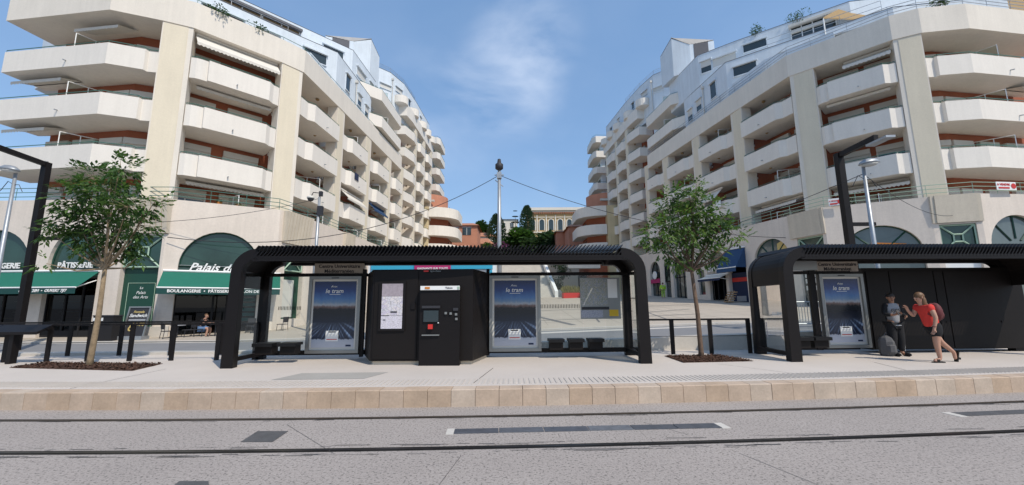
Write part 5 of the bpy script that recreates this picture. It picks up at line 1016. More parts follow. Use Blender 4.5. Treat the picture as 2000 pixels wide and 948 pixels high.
def darkpost(base, top, arm, lab, head=True):
    t = thing('lamp_post', base, lab, 'lamp post', 'dark lamp posts'); b, tp, a = Vector(base), Vector(top), Vector(arm); tp.x, tp.y = b.x, b.y
    q = MB(); q.box((b.x, b.y, (b.z+tp.z)/2), (.24, .24, tp.z-b.z)); q.build('post', 'dark', t)
    d = (a-tp); d.z = 0; dl = d.length; d.normalize(); s = Vector((-d.y, d.x, 0)); M = Matrix((d, s, ZX)).transposed(); q = MB(); q.box(tp+d*(dl/2-.122)+Vector((0, 0, -.101)), (dl, .16, .20), M=M); q.build('arm', 'dark', t)
    if head: q = MB(); q.box(tp+d*(dl+.02)+Vector((0, 0, -.30)), (.9, .32, .08), M=M); q.build('lamp_head', 'galv', t)
    q = MB(); q.box(b+Vector((.6, 0, (tp.z-b.z)*.58)), (1.0, .12, .14)); q.build('bracket', 'dark', t); return t
pt = pY(92, 318, 18); darkpost((pt.x, 18, -.1), pt, (pt.x+1.2, 11.2, pt.z), 'tall dark box section lamp post beside the left tree, its arm over the track', False)
pt = pY(1637, 300, 16.2); darkpost((pt.x, 16.2, .7), pt, (pt.x-.1, 14.2, pt.z), 'tall dark box section lamp post behind the right shelter')
def greylamp(base, top, d, lab):
    t = thing('street_lamp', base, lab, 'street lamp', 'grey street lamps'); b, tp = Vector(base), Vector(top); q = MB(); q.tube([b, (b.x, b.y, b.z+2), (b.x, b.y, tp.z)], [.10, .085, .055], 10); q.build('post', 'galv', t, True)
    q = MB(); c = tp+Vector((d*.15, -.1, .12)); q.lathe([(.02, .17), (.16, .14), (.27, .04), (.30, -.04)], (0, 0, 0), 14); q.v = [(c.x+v[0]*1.25, c.y+v[1]*.8, c.z+v[2]+.12*v[0]*d) for v in q.v]; q.build('lamp_head', 'galv', t, True)
    q = MB(); q.lathe([(.28, -.05), (.2, -.12), (.05, -.15)], (0, 0, 0), 14); q.v = [(c.x+v[0]*1.2, c.y+v[1]*.8, c.z+v[2]+.12*v[0]*d) for v in q.v]; q.build('diffuser', 'shutter', t, True)
    q = MB(); q.tube([tp+Vector((0, 0, -.5)), tp+Vector((-.25, 0, -.35)), tp+Vector((-.5, 0, -.75))], .015, 4); q.tube([tp+Vector((0, 0, -.5)), tp+Vector((.22, 0, -.5)), tp+Vector((.4, 0, -.8))], .015, 4); q.build('wire', 'ink', t); return t
pt = pY(31, 338, 16); greylamp((pt.x, 16, -.1), pt, -1, 'grey street lamp with a drop shaped head at the left edge')
pt = pY(1686, 326, 15.0); greylamp((pt.x, 15.0, .7), pt, 1, 'grey street lamp with a drop shaped head above the right shelter')
pt = pY(624, 385, 25); cc = thing('camera_pole', (pt.x, 25, .1), 'slim steel pole with two dome cameras in front of the left block', 'camera pole')
q = MB(); q.tube([(pt.x, 25, .1), (pt.x, 25, pt.z)], [.13, .075], 10); q.build('post', 'galv', cc, True); q = MB(); q.tube([pt, pt+Vector((.0, 0, .25)), pt+Vector((-.4, 0, .3)), pt+Vector((-.5, 0, .1))], .03, 5); q.box(pt+Vector((.1, 0, -.9)), (.3, .25, .6)); q.box(pt+Vector((.08, 0, .2)), (.18, .2, .3)); q.build('bracket', 'ink', cc)
q = MB(); q.lathe([(.05, .2), (.22, .1), (.22, 0)], (pt.x-.55, 25, pt.z-.1), 12); q.build('camera_housing', 'shutter', cc, True); q = MB(); q.lathe([(.2, 0), (.14, -.14), (.02, -.2)], (pt.x-.55, 25, pt.z-.1), 12); q.build('dome', 'ink', cc, True)
mt_ = pY(975, 330, 30); mast = thing('camera_mast', (mt_.x, 30, .8), 'tall steel mast in the plaza carrying span wires and a dark camera head', 'mast')
q = MB(); q.tube([(mt_.x, 30, .8), (mt_.x, 30, mt_.z)], [.20, .11], 12); q.build('post', 'galv', mast, True)
q = MB(); q.lathe([(.16, -.1), (.3, 0), (.3, .35), (.16, .45), (.12, .75), (.02, .8)], (mt_.x, 30, mt_.z), 10); q.build('camera_head', 'ink', mast, True); q = MB(); q.tube([(mt_.x-.35, 30, mt_.z-.5), (mt_.x+.35, 30, mt_.z-.5)], .05, 5); q.tube([(mt_.x-.3, 30, mt_.z-.9), (mt_.x+.3, 30, mt_.z-1.4)], .03, 4); q.box((mt_.x, 30, mt_.z-.55), (.35, .35, .45)); q.build('bracket', 'galv', mast)
def cable(a, b, sag, lab, r=.022, n=24):
    a, b = Vector(a), Vector(b); q = MB(); q.tube([a.lerp(b, k/n)+Vector((0, 0, -4*sag*(k/n)*(1-k/n))) for k in range(n+1)], r, 4); o = q.build('overhead_wire', 'ink', loc=tuple(a)); return tag(o, lab, 'wire', 'overhead wires')
m0 = (mt_.x, 30, mt_.z-.5)
cable(m0, (-19.8, 23.2, 5.7), 2.0, 'span wire running from the mast down to the left block'); cable(m0, (20.7, 30.6, 6.6), 1.1, 'span wire running from the mast down to the right block')
cable((pt.x, 25, pt.z-.1), (-20.4, 22.85, 6.5), .25, 'thin wire from the camera pole to the left block above the green niche', .014)
l2 = pY(1686, 340, 15); cable(l2, (26.8, 24.4, 6.9), .5, 'thin wire from the right street lamp down to the right block', .014); cable(l2, (14.2, 40, 8.0), .6, 'thin wire from the right street lamp back past the dark lamp post', .014)
bl = tag(MB().tube([(-10.9, 22.2, 0), (-10.9, 22.2, 1.1)], .07, 8).build('bollard', 'ink', loc=(-10.9, 22.2, 0)), 'black bollard on the pavement seen through the left shelter glass', 'bollard')
# crowd barrier seen through the right shelter
cbx = thing('crowd_barrier', (12.85, 17.4, .72), 'galvanised crowd barrier on the street seen through the right shelter glass', 'barrier'); q = MB()
for z in (.85, 1.75): q.tube([(11.9, 17.4, z), (14.0, 17.4, z)], .03, 6)
for x in (11.9, 14.0): q.tube([(x, 17.4, .72), (x, 17.4, 1.75)], .03, 6)
q.build('frame', 'galv', cbx)
for k in range(17): q = MB(); q.tube([(12.0+k*.118, 17.4, .85), (12.0+k*.118, 17.4, 1.75)], .014, 5); q.build('bar', 'galv', cbx)
# A-board, bin, café furniture
ab = thing('a_board', (-20.1, 22.4, 0), 'black chalk style sandwich board with a pale frame in front of the green niche', 'a-board'); q = MB(); M = Matrix.Rotation(math.radians(-10), 3, 'X'); c = Vector((-20.15, 22.35, .95)); q.box(c, (1.12, .05, 1.55), M=M); q.build('board', 'ink', ab)
q = MB()
for s in (-1, 1): q.box(c+Vector((s*.56, -.02, 0)), (.07, .08, 1.62), M=M); q.box(c+M @ Vector((0, -.02, s*.79)), (1.19, .08, .07), M=M)
q.build('frame', 'alum', ab); q = MB(); q.box((-20.15, 22.25, .12), (1.25, .5, .2)); q.build('base', 'galv', ab)
for s_, z, sz, cl, dx, sh in (('Formule', .53, .17, 'gold', 0, .2), ('Sandwich', .33, .25, 'whitep', 0, .3), ('6', -.3, .62, 'gold', -.25, .2), ('€90', -.14, .28, 'gold', .22, .1)): text(s_, sz, c+M @ Vector((dx, -.04, z)), (1, 0, 0), M @ Vector((0, 0, 1)), cl, ab, shear=sh, bold=.004)
q = MB(); q.box(c+M @ Vector((0, -.035, .1)), (.9, .01, .1), M=M); q.build('strap_line', 'grey', ab)
bn = thing('litter_bin', (-21.3, 21.9, 0), 'black square litter bin with a white label beside the green niche', 'bin'); q = MB(); q.box((-21.3, 21.9, .62), (1.05, .5, 1.3)); q.build('body', 'black', bn); q = MB(); q.box((-21.3, 21.9, 1.3), (1.1, .55, .06)); q.build('lid', 'ink', bn); q = MB(); q.box((-21.55, 21.64, 1.12), (.5, .02, .16)); q.build('label_plate', 'whitep', bn)
def chair(x, y, rz, lab, m='ink', z=None):
    z = G(x, y)+.0 if z is None else z; t = thing('cafe_chair', (x, y, z), lab, 'chair', 'chairs of the bakery terrace'); R = Matrix.Rotation(rz, 3, 'Z'); f = lambda a, b, c: Vector((x, y, z))+R @ Vector((a, b, c))
    q = MB(); q.box(f(0, 0, .46), (.46, .44, .035), M=R); q.build('seat', m, t); q = MB(); q.box(f(0, .23, .74), (.44, .03, .34), M=R @ Matrix.Rotation(-.12, 3, 'X')); q.build('backrest', m, t)
    for a in (-.2, .2):
        q = MB(); q.tube([f(a, -.19, .45), f(a*1.1, -.23, 0)], .016, 5); q.build('leg', m, t); q = MB(); q.tube([f(a, .21, .9), f(a, .2, .45), f(a*1.1, .26, 0)], .016, 5); q.build('leg', m, t)
    return t
def table(x, y, lab, m='ink'):
    z = G(x, y); t = thing('cafe_table', (x, y, z), lab, 'table', 'tables of the bakery terrace'); q = MB(); q.lathe([(.34, .72), (.36, .74), (.34, .755)], (x, y, z), 20); q.build('tabletop', 'grey', t); q = MB(); q.tube([(x, y, z), (x, y, z+.73)], .035, 8); q.lathe([(.24, 0), (.22, .03), (.05, .05)], (x, y, z), 16); q.build('pedestal', m, t); return t
chair(-18.75, 22.7, 2.6, 'dark café chair facing the leftmost table under the big awning'); chair(-18.1, 23.3, -.6, 'dark café chair at the back of the leftmost table'); table(-18.45, 23.0, 'grey round café table between the two empty chairs')
table(-16.75, 23.55, 'grey round café table the seated man leans on'); chair(-17.55, 23.55, math.pi/2, 'dark café chair under the seated man'); chair(-15.3, 24.9, -1.2, 'dark chair across from the seated man behind the shelter post'); chair(-15.75, 25.1, .4, 'dark chair by the louvred shop window')
chair(-14.35, 26.0, -1.75, 'single dark chair on the pavement seen through the shelter glass')
# ================================================================== STREET TREES
def bed(P, lab):
    q = MB(); q.prism([(*p,) for p in P], PZ-.01, PZ+.012); o = q.build('mulch_bed', 'mulch'); o['kind'] = 'structure'
    q = MB(); (a, b, c, d) = [Vector((*p, 0)) for p in P]
    for k in range(2600):
        s, t = random.random(), random.random(); p = a.lerp(b, s).lerp(d.lerp(c, s), t); l = random.uniform(.015, .045); v = rv().normalized(); v.z *= .5; w = v.cross(Vector((0, 0, 1))); w = w.normalized()*l*.4 if w.length > .01 else Vector((l*.4, 0, 0)); p.z = PZ+random.uniform(.012, .04)
        q.add([p-v*l-w, p+v*l-w, p+v*l+w, p-v*l+w], [(0, 1, 2, 3)])
    tag(q.build('bark_chips', 'mulch', o), kind='stuff')
bed([at(18, 719, PZ), at(258, 725, PZ), at(318, 711, PZ), at(85, 709, PZ)], ''); bed([at(1335, 709, PZ), at(1470, 706, PZ), at(1404, 694.5, PZ), at(1298, 696, PZ)], '')
def street_tree(foot, fork, clumps, Y, lab, m, bark, seed, lsz, nl):
    r = random.Random(seed); t = thing('street_tree', (*foot, PZ), lab, 'tree', 'street trees on the platform'); f = Vector((*foot, PZ)); fk = pY(fork[0], fork[1], Y); q = MB()
    mid = f.lerp(fk, .5)+Vector((.03, 0, 0)); q.tube([f+Vector((0, 0, -.05)), f+Vector((0, 0, .15)), mid, fk], [.085, .068, .058, .045], 9)
    q.build('trunk', bark, t, True); q = MB(); lv = [MB() for _ in m]; top = fk
    for (x, y, rad) in clumps:
        c = pY(x, y, Y+r.uniform(-.75, .75)); R_ = rad/77; j = fk.lerp(c, .5)+Vector((r.uniform(-.1, .1), r.uniform(-.1, .1), -.12)); q.tube([fk, j, c], [.03, .018, .007], 5)
        for k in range(int(nl*(rad/38)**2)):
            v = rv(r); p = c+Vector((v.x*R_, v.y*R_, v.z*R_*.85)); d = (v*.7+Vector((0, 0, -.15))+rv(r)*.5).normalized()
            if k % 7 == 0: q.tube([c, p], [.006, .003], 3, False)
            s = d.cross(Vector((0, 0, 1))); s = s.normalized() if s.length > .01 else Vector((1, 0, 0)); b_ = lv[min(len(m)-1, int(r.random()**1.3*len(m)))]
            for kk in range(5):      # a compound leaf of five leaflets
                e = d*(.03+.028*kk)*lsz/.1+s*((-1)**kk)*.012; dd = (d+s*((-1)**kk)*.8*(kk < 4)+rv(r)*.25).normalized(); leaf(b_, p+e, dd, Vector((r.uniform(-.5, .5), r.uniform(-.5, .5), 1)).normalized(), lsz*r.uniform(.7, 1.2), lsz*.24)
    q.build('branches', bark, t); cr = None
    for b_, mm in zip(lv, m):
        o = b_.build('crown', mm, t); o['kind'] = 'stuff'
street_tree((-10.53, 10.52), (205, 525), [(240, 335, 30), (185, 352, 38), (215, 372, 44), (150, 385, 34), (200, 415, 46), (250, 405, 34), (150, 425, 36), (235, 450, 44), (125, 445, 26), (302, 395, 17), (285, 400, 13), (185, 465, 34), (100, 455, 16), (275, 440, 24), (262, 480, 22), (215, 490, 20), (90, 515, 10), (170, 492, 18), (235, 320, 18), (265, 505, 12)], 10.52, 'young street tree with a dark leafy crown in the mulch bed before the bakery', ('leafb', 'leafd', 'leafa'), 'bark', 5, .15, 80)
street_tree((5.13, 11.49), (1351, 530), [(1345, 372, 26), (1315, 390, 30), (1350, 405, 42), (1310, 425, 36), (1385, 420, 38), (1340, 445, 48), (1290, 455, 34), (1400, 445, 32), (1262, 460, 16), (1430, 455, 20), (1450, 463, 12), (1345, 485, 44), (1305, 490, 28), (1385, 487, 32), (1355, 515, 22), (1420, 425, 10), (1360, 360, 12), (1325, 510, 18)], 11.49, 'young street tree with a light green crown in the mulch bed between the shelters', ('leafa', 'leafb', 'leafc', 'leafd'), 'bark2', 8, .135, 80)
# ================================================================== PEOPLE
def skin(name, J, bones, mt, parent=None, root=None, sub=2, loc=None):
    ks = list(J); me = bpy.data.meshes.new(name); me.from_pydata([tuple(J[k][0]) for k in ks], [(ks.index(a), ks.index(b)) for a, b in bones], []); ob = bpy.data.objects.new(name, me); C.objects.link(ob)
    md = ob.modifiers.new('s', 'SKIN'); md.use_smooth_shade = True; md.branch_smoothing = .4
    sv = me.skin_vertices[0].data
    for i, k in enumerate(ks):
        r = J[k][1]; sv[i].radius = r if isinstance(r, tuple) else (r, r); sv[i].use_root = (k == (root or ks[0]))
    s = ob.modifiers.new('b', 'SUBSURF'); s.levels = s.render_levels = sub
    dg = bpy.context.evaluated_depsgraph_get(); m2 = bpy.data.meshes.new_from_object(ob.evaluated_get(dg)); bpy.data.objects.remove(ob); bpy.data.meshes.remove(me)
    o0 = ORG[parent.name] if parent else Vector(loc or (0, 0, 0)); m2.transform(Matrix.Translation(-o0)); m2.materials.clear(); m2.materials.append(MT[mt] if isinstance(mt, str) else mt); m2.name = name
    for p in m2.polygons: p.use_smooth = True
    o = bpy.data.objects.new(name, m2); C.objects.link(o); o.parent = parent; ORG[o.name] = o0
    if not parent: o.location = o0
    return o
def blob(q, c, d, n=10):
    c = Vector(c); k = n//2
    vs = [(c.x+d[0]*math.sin(math.pi*i/k)*math.cos(2*math.pi*j/n), c.y+d[1]*math.sin(math.pi*i/k)*math.sin(2*math.pi*j/n), c.z+d[2]*math.cos(math.pi*i/k)) for i in range(k+1) for j in range(n)]
    q.add(vs, [(i*n+j, (i+1)*n+j, (i+1)*n+(j+1) % n, i*n+(j+1) % n) for i in range(k) for j in range(n)])
def person(loc, lab, J, face, skinm='skin', fingers=()):
    """body as one skinned surface; J holds joints in metres relative to loc, radii per joint"""
    t = thing('person', loc, lab, 'person'); l = Vector(loc); A = {k: (l+Vector(v[0]), v[1]) for k, v in J.items()}
    B = [('pelvis', 'waist'), ('waist', 'chest'), ('chest', 'neck'), ('neck', 'jaw'), ('jaw', 'head'), ('head', 'crown')]
    for s in 'lr': B += [('chest', 'sh'+s), ('sh'+s, 'el'+s), ('el'+s, 'wr'+s), ('wr'+s, 'hd'+s), ('pelvis', 'hip'+s), ('hip'+s, 'kn'+s), ('kn'+s, 'an'+s), ('an'+s, 'toe'+s)]
    for s in 'lr':      # five fingers on each hand
        h, w = A['hd'+s][0], A['wr'+s][0]; d = (h-w).normalized(); sd = d.cross(Vector(face)); sd = sd.normalized() if sd.length > .05 else Vector((0, 0, 1)); pn = sd.cross(d)
        for k in range(5):
            o = (k-1.5)*.02 if k < 4 else -.045; ln = (.075, .085, .08, .06, .055)[k]; A[f'f{k}{s}'] = (h+sd*o+d*(.03 if k < 4 else -.005), .009); A[f'g{k}{s}'] = (h+sd*o*(1.1 if k < 4 else 1.6)+d*(.03+ln*.8 if k < 4 else .03)+pn*.025, .007); B += [('hd'+s, f'f{k}{s}'), (f'f{k}{s}', f'g{k}{s}')]
    skin('body', A, B, skinm, t, 'pelvis'); f = Vector(face).normalized(); hc = A['head'][0]; sd = f.cross(Vector((0, 0, 1))).normalized(); R = Matrix((sd, f, Vector((0, 0, 1)))).transposed()
    q = MB(); n = MB(); blob(n, (0, 0, 0), (.014, .022, .026)); n.v = [tuple(hc+f*.098+Vector((0, 0, -.015))+R @ Vector(v)) for v in n.v]; n.build('nose', skinm, t, True)
    for s in (-1, 1):
        q = MB(); blob(q, hc+f*.086+sd*s*.033+Vector((0, 0, .022)), (.013, .013, .009)); q.build('eye', 'ink', t); q = MB(); blob(q, hc+sd*s*.083+Vector((0, 0, .0)), (.014, .022, .032)); q.build('ear', skinm, t, True)
    q = MB(); blob(q, hc+f*.085+Vector((0, 0, -.062)), (.026, .026, .008)); q.build('mouth', 'skind' if skinm == 'skin' else 'bag', t); return t, A
def cloth(t, A, ks, bones, gain, mt, name, over={}, root=None):
    J = {k: (A[k][0]+Vector(over.get(k, ((0, 0, 0), 0))[0]), (over[k][1] if k in over else (A[k][1] if not isinstance(A[k][1], tuple) else A[k][1][0])+gain) if not (k not in over and isinstance(A[k][1], tuple)) else (A[k][1][0]+gain, A[k][1][1]+gain)) for k in ks}
    return skin(name, J, bones, mt, t, root or ks[0])
# woman walking to the left with a maroon backpack
z0 = PZ
J = dict(pelvis=((.02, 0, .86), (.135, .15)), waist=((-.01, 0, 1.02), (.115, .13)), chest=((-.09, 0, 1.22), (.125, .15)), neck=((-.17, 0, 1.40), .055), jaw=((-.205, 0, 1.465), .062), head=((-.215, 0, 1.535), .09), crown=((-.20, 0, 1.59), .075),
 shl=((-.13, -.17, 1.32), .065), ell=((-.10, -.235, 1.05), .046), wrl=((-.155, -.22, .82), .032), hdl=((-.175, -.215, .75), .034), shr=((-.13, .17, 1.32), .065), elr=((-.20, .21, 1.08), .046), wrr=((-.36, .16, 1.22), .032), hdr=((-.40, .14, 1.285), .034),
 hipl=((.02, -.09, .80), .105), knl=((-.02, -.08, .45), .066), anl=((.02, -.07, .09), .042), toel=((-.14, -.07, .035), .036), hipr=((.04, .09, .80), .105), knr=((.25, .08, .46), .066), anr=((.52, .08, .22), .043), toer=((.535, .08, .05), .034))
t, A = person((10.14, 10.12, z0), 'woman in a red tee walking left with a maroon backpack and black shorts', J, (-1, -.15, -.12))
cloth(t, A, ['chest', 'waist', 'pelvis', 'shl', 'ell', 'shr', 'elr', 'neck'], [('chest', 'waist'), ('waist', 'pelvis'), ('chest', 'shl'), ('shl', 'ell'), ('chest', 'shr'), ('shr', 'elr'), ('chest', 'neck')], .034, 'tee', 'tee_shirt', {'ell': ((-.012, .03, .13), .075), 'elr': ((.035, -.02, .12), .075), 'neck': ((.03, 0, -.06), .075), 'pelvis': ((0, 0, -.07), (.175, .19))})
cloth(t, A, ['pelvis', 'waist', 'hipl', 'knl', 'hipr', 'knr'], [('pelvis', 'waist'), ('pelvis', 'hipl'), ('hipl', 'knl'), ('pelvis', 'hipr'), ('hipr', 'knr')], .04, 'shorts', 'shorts', {'knl': ((.01, -.01, .10), .125), 'knr': ((-.06, 0, .12), .12), 'waist': ((0, 0, -.04), (.14, .16))})
hc = A['head'][0]; q = MB(); blob(q, hc+Vector((.025, 0, .035)), (.108, .098, .105), 14); blob(q, hc+Vector((.095, 0, -.10)), (.06, .085, .15), 12); blob(q, hc+Vector((.13, -.01, -.22)), (.045, .075, .13), 12); blob(q, hc+Vector((.07, -.06, -.12)), (.05, .04, .15), 10); q.build('hair', 'hair', t, True)
q = MB(); blob(q, A['chest'][0]+Vector((.24, 0, -.04)), (.12, .15, .23), 14); q.build('backpack', 'bag', t, True); q = MB(); blob(q, A['chest'][0]+Vector((.32, 0, -.10)), (.07, .11, .13), 12); q.build('front_pocket', 'bag', t, True)
q = MB(); q.tube([A['chest'][0]+Vector(v) for v in ((.18, -.11, .14), (.04, -.13, .17), (-.10, -.12, .10), (-.08, -.14, -.08), (.14, -.13, -.18))], .017, 5); q.build('strap', 'bag', t)
for s, tilt in (('l', 0), ('r', 1.05)):
    a, b_ = A['an'+s][0], A['toe'+s][0]; q = MB()
    if tilt: d = Vector((-.25, 0, -.97)); c = a.lerp(b_, .55)+Vector((.045, 0, -.01)); M = Matrix((d, Vector((0, 1, 0)), d.cross(Vector((0, 1, 0))))).transposed()
    else: c = Vector((a.x-.055, a.y, z0+.014)); M = Matrix.Identity(3)
    q.box(c, (.25, .085, .026), M=M); q.box(c+M @ Vector((-.03 if not tilt else .03, 0, .045 if not tilt else .03)), (.05, .095, .05), M=M); q.build('sandal', 'sandal', t)
q = MB(); q.tube([A['wrl'][0]+Vector((.036*math.cos(k), .036*math.sin(k), .03)) for k in [i*.7 for i in range(10)]], .008, 4); q.build('bracelet', 'bag', t)
# man in the shade of the shelter
J = dict(pelvis=((0, 0, .88), .115), waist=((0, -.01, 1.04), .108), chest=((0, 0, 1.26), .118), neck=((-.01, -.02, 1.43), .055), jaw=((-.02, -.045, 1.485), .062), head=((-.03, -.045, 1.555), .09), crown=((-.03, -.03, 1.61), .075),
 shl=((-.18, 0, 1.36), .062), ell=((-.25, -.03, 1.10), .045), wrl=((-.17, -.22, 1.09), .032), hdl=((-.12, -.29, 1.12), .033), shr=((.18, 0, 1.36), .062), elr=((.25, .0, 1.10), .045), wrr=((.18, -.2, 1.04), .032), hdr=((.11, -.26, 1.05), .033),
 hipl=((-.085, 0, .82), .10), knl=((-.10, -.02, .46), .066), anl=((-.10, .01, .08), .043), toel=((-.12, -.14, .035), .04), hipr=((.085, 0, .82), .10), knr=((.11, -.02, .46), .066), anr=((.12, .01, .08), .043), toer=((.15, -.14, .035), .04))
t, A = person((10.36, 11.35, z0), 'man in a dark open jacket and grey lettered tee standing in the shade', J, (-.35, -1, -.2), 'skind')
TB = [('chest', 'waist'), ('waist', 'pelvis'), ('chest', 'shl'), ('shl', 'ell'), ('chest', 'shr'), ('shr', 'elr'), ('chest', 'neck')]
cloth(t, A, ['chest', 'waist', 'pelvis', 'shl', 'shr', 'neck'], [b for b in TB if b[1][:2] != 'el'], .028, 'grey', 'tee_shirt', {'neck': ((0, 0, -.05), .07), 'pelvis': ((0, 0, -.06), .155), 'waist': ((0, 0, 0), .142), 'chest': ((0, 0, 0), .138)})
cloth(t, A, ['chest', 'waist', 'pelvis', 'shl', 'ell', 'wrl', 'shr', 'elr', 'wrr'], [('chest', 'waist'), ('waist', 'pelvis'), ('chest', 'shl'), ('shl', 'ell'), ('ell', 'wrl'), ('chest', 'shr'), ('shr', 'elr'), ('elr', 'wrr')], .02, 'shorts', 'jacket', {'chest': ((0, .05, 0), .14), 'waist': ((0, .055, -.03), .142), 'pelvis': ((0, .05, .0), .148), 'wrl': ((-.03, .03, 0), .046)})
text('GAE', .14, A['chest'][0]+Vector((-.03, -.152, -.06)), (1, 0, 0), (0, 0, 1), 'ink', t, bold=.004)
q = MB(); blob(q, A['pelvis'][0]+Vector((0, -.03, -.07)), (.15, .135, .03), 14); q.build('waistband', 'grey', t, True)
cloth(t, A, ['pelvis', 'hipl', 'knl', 'anl', 'hipr', 'knr', 'anr'], [('pelvis', 'hipl'), ('hipl', 'knl'), ('knl', 'anl'), ('pelvis', 'hipr'), ('hipr', 'knr'), ('knr', 'anr')], .035, 'shorts', 'trousers', {'pelvis': ((0, 0, .0), .142), 'anl': ((0, 0, .03), .07), 'anr': ((0, 0, .03), .07)})
q = MB(); q.tube([A['hipr'][0]+Vector((.125, -.03, -.1)), A['knr'][0]+Vector((.085, -.03, 0)), A['anr'][0]+Vector((.07, -.03, .05))], .009, 4); q.build('side_stripe', 'whitep', t)
q = MB(); blob(q, A['head'][0]+Vector((.005, .02, .05)), (.10, .10, .085), 14); q.build('hair', 'haird', t, True)
for s in 'lr': q = MB(); blob(q, A['toe'+s][0]+Vector((0, .05, .015)), (.05, .14, .055), 12); q.build('shoe', 'shorts', t, True)
q = MB(); q.box(A['hdl'][0]+Vector((.0, -.03, .03)), (.075, .012, .15), M=Matrix.Rotation(-.5, 3, 'X')); q.build('phone', 'ink', t)
bgm = MB(); bgm.lathe([(.15, 0), (.18, .05), (.18, .38), (.14, .48), (.06, .54)], (10.14, 11.4, PZ), 8); bgm.lathe([(.10, .08), (.12, .12), (.11, .28), (.05, .31)], (10.12, 11.27, PZ), 8); bgm.tube([(10.06, 11.4, PZ+.5), (10.14, 11.38, PZ+.62), (10.22, 11.4, PZ+.5)], .012, 5); b_ = bgm.build('travel_bag', mat('grey_bag', (.10, .10, .105), .8, .1, 10), None, False, (9.98, 11.4, PZ)); tag(b_, 'grey bag standing on the platform beside the man in the dark jacket', 'bag')
# seated man at the café table
gx, gy = -17.55, 23.55; gz = G(gx, gy)
J = dict(pelvis=((0, 0, .52), (.14, .14)), waist=((.03, 0, .68), (.125, .13)), chest=((.10, 0, .90), (.125, .15)), neck=((.18, 0, 1.08), .055), jaw=((.215, 0, 1.13), .062), head=((.23, 0, 1.20), .092), crown=((.22, 0, 1.26), .075),
 shl=((.13, -.18, 1.0), .062), ell=((.28, -.23, .78), .045), wrl=((.5, -.12, .80), .032), hdl=((.57, -.08, .82), .033), shr=((.13, .18, 1.0), .062), elr=((.28, .23, .78), .045), wrr=((.5, .12, .80), .032), hdr=((.57, .08, .82), .033),
 hipl=((.05, -.09, .50), .10), knl=((.46, -.11, .52), .068), anl=((.36, -.11, .09), .043), toel=((.5, -.12, .035), .04), hipr=((.05, .09, .50), .10), knr=((.46, .11, .52), .068), anr=((.40, .11, .09), .043), toer=((.54, .12, .035), .04))
t, A = person((gx, gy, gz), 'man in a black tee sitting at a café table under the big awning', J, (1, -.15, -.35))
cloth(t, A, ['chest', 'waist', 'pelvis', 'shl', 'ell', 'shr', 'elr', 'neck'], TB, .014, 'shorts', 'tee_shirt', {'ell': ((-.06, .03, .09), .06), 'elr': ((-.06, -.03, .09), .06), 'neck': ((-.03, 0, -.06), .07)})
cloth(t, A, ['pelvis', 'hipl', 'knl', 'hipr', 'knr'], [('pelvis', 'hipl'), ('hipl', 'knl'), ('pelvis', 'hipr'), ('hipr', 'knr')], .016, 'jean', 'shorts', {'knl': ((-.08, 0, 0), .09), 'knr': ((-.08, 0, 0), .09)})
q = MB(); blob(q, A['head'][0]+Vector((-.03, 0, .04)), (.095, .095, .085), 12); q.build('hair', 'hair', t, True)
for s in 'lr': q = MB(); blob(q, A['toe'+s][0]+Vector((-.05, 0, .015)), (.14, .05, .055), 10); q.build('shoe', 'shorts', t, True)
# worker in hi-vis seen from behind, far up the plaza
gx, gy = 16.75, 45.8; gz = G(gx, gy)+.09
J = dict(pelvis=((0, 0, .90), (.16, .12)), waist=((0, 0, 1.06), (.16, .12)), chest=((0, 0, 1.28), (.18, .13)), neck=((0, .02, 1.45), .06), jaw=((0, .03, 1.5), .065), head=((0, .04, 1.58), .095), crown=((0, .03, 1.64), .08),
 shl=((-.2, 0, 1.38), .07), ell=((-.29, .03, 1.12), .05), wrl=((-.27, .14, .92), .034), hdl=((-.26, .18, .86), .034), shr=((.2, 0, 1.38), .07), elr=((.29, .03, 1.12), .05), wrr=((.27, .14, .92), .034), hdr=((.26, .18, .86), .034),
 hipl=((-.09, 0, .84), .11), knl=((-.11, .01, .47), .075), anl=((-.12, 0, .08), .05), toel=((-.14, .14, .035), .045), hipr=((.09, 0, .84), .11), knr=((.11, .01, .47), .075), anr=((.12, 0, .08), .05), toer=((.14, .14, .035), .045))
t, A = person((gx, gy, gz), 'worker in hi-vis yellow seen from behind in front of the right shops', J, (.1, 1, -.3))
cloth(t, A, ['chest', 'waist', 'pelvis', 'shl', 'ell', 'wrl', 'shr', 'elr', 'wrr'], [('chest', 'waist'), ('waist', 'pelvis'), ('chest', 'shl'), ('shl', 'ell'), ('ell', 'wrl'), ('chest', 'shr'), ('shr', 'elr'), ('elr', 'wrr')], .03, 'hivis', 'jacket')
cloth(t, A, ['pelvis', 'hipl', 'knl', 'anl', 'hipr', 'knr', 'anr'], [('pelvis', 'hipl'), ('hipl', 'knl'), ('knl', 'anl'), ('pelvis', 'hipr'), ('hipr', 'knr'), ('knr', 'anr')], .025, 'hivist', 'trousers')
q = MB(); q.box(A['chest'][0]+Vector((0, -.165, .02)), (.3, .01, .06)); q.build('reflective_strip', 'grey', t); q = MB(); q.box(A['pelvis'][0]+Vector((0, -.02, -.06)), (.36, .30, .12)); q.build('dark_yoke', 'shorts', t)
q = MB(); blob(q, A['head'][0]+Vector((0, -.02, .045)), (.105, .105, .085), 12); q.build('hair', 'haird', t, True)
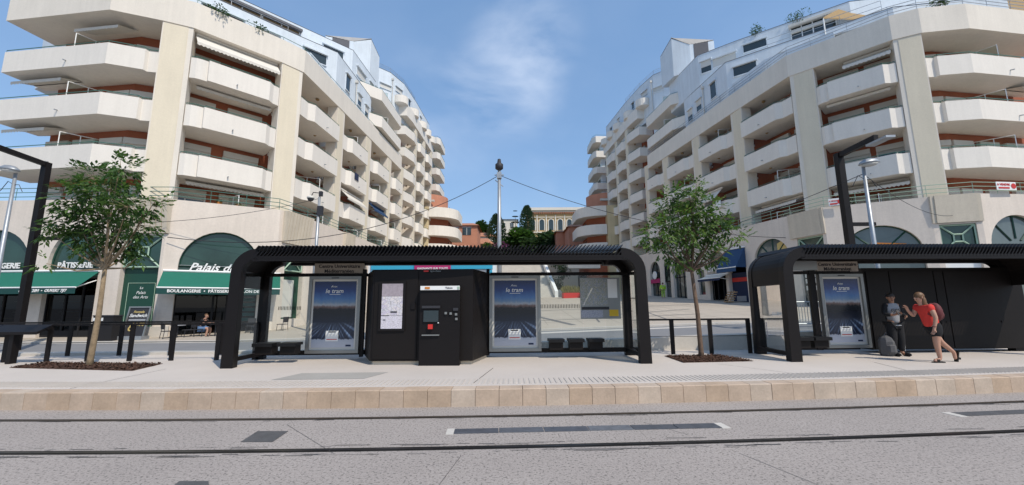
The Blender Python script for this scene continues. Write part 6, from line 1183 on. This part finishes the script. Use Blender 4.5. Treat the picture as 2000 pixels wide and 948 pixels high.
# ------------------------------------------------------------------ small things on the balconies and by the shops
def towel(x, y, z, w, h, nrm, m, lab):
    n_ = Vector((*nrm, 0)).normalized(); u_ = Vector((-n_.y, n_.x, 0)); q = MB(); c = Vector((x, y, z))
    for k in range(6):
        a, b_ = (k/6-.5)*w, ((k+1)/6-.5)*w; o0, o1 = n_*(.03+.03*(k % 2)), n_*(.03+.03*((k+1) % 2)); q.quad(c+u_*a+o0, c+u_*b_+o1, c+u_*b_+o1*1.3-Vector((0, 0, h)), c+u_*a+o0*1.3-Vector((0, 0, h)))
    return tag(q.build('towel', m, loc=(x, y, z)), lab, 'towel', 'laundry hung on balcony rails')
towel(-15.05, 38.3, 14.45, .9, .7, (1, -.05), 'navy', 'dark cloth hanging over a balcony of the left wing, middle row')
towel(20.0, 38.6, 11.6, .8, .7, (-1, -.1), 'white', 'white towel over a low balcony of the right wing above the tree')
bush(-26.2, 24.9, 17.4, .5, .7, 150, 'leafd', ls=.16, label='potted plant behind the partition on the top left balcony', cat='plant', group='balcony plants', name='balcony_plant')
bush(24.5, 28.6, 9.0, .3, .35, 90, 'leafb', ls=.12, label='small plant behind the right terrace rail under the wide balcony', cat='plant', group='balcony plants', name='balcony_plant')
bush(-17.6, 26.1, 8.1, .45, .25, 110, 'leafc', ls=.12, label='low plant on the left terrace edge near the second pillar', cat='plant', group='balcony plants', name='balcony_plant')
ws = thing('wooden_steps', (18.6, 35.3, G(18.6, 35.3)), 'small pale wooden steps beside the blue awning shop', 'steps'); zb_ = G(18.6, 35.3)+.07
for k in range(5): q = MB(); q.box((18.45+.12*k, 35.3+.05*k, zb_+.1+.2*k), (.6, .5, .09), rz=.2); q.build('tread', 'wood', ws)
for s_ in (-1, 1): q = MB(); q.tube([(18.4, 35.3+s_*.22, zb_), (18.98, 35.5+s_*.22, zb_+1.0)], .05, 4); q.build('side_rail', 'wood', ws)
for k, (x, y, z) in enumerate(((-22.2, 25.5, 12.0), (24.4, 30.9, 15.6), (23.9, 31.0, 12.2))):
    a_ = thing('air_conditioner', (x, y, z), ['white air conditioner on the left block beside the first pillar', 'white air conditioner on an upper balcony of the right block', 'white air conditioner on a lower balcony of the right block'][k], 'air conditioner', 'air conditioners on the balconies'); q = MB(); q.box((x, y, z), (.8, .35, .6), rz=.7); q.build('case', 'white', a_); q = MB(); q.lathe([(.22, 0), (.22, .03)], (0, 0, 0), 14); q.v = [(x+.13*1.2+v[0]*.75, y-.2+v[2]-.0+v[0]*.6, z+v[1]) for v in q.v]; q.build('grille', 'ink', a_)
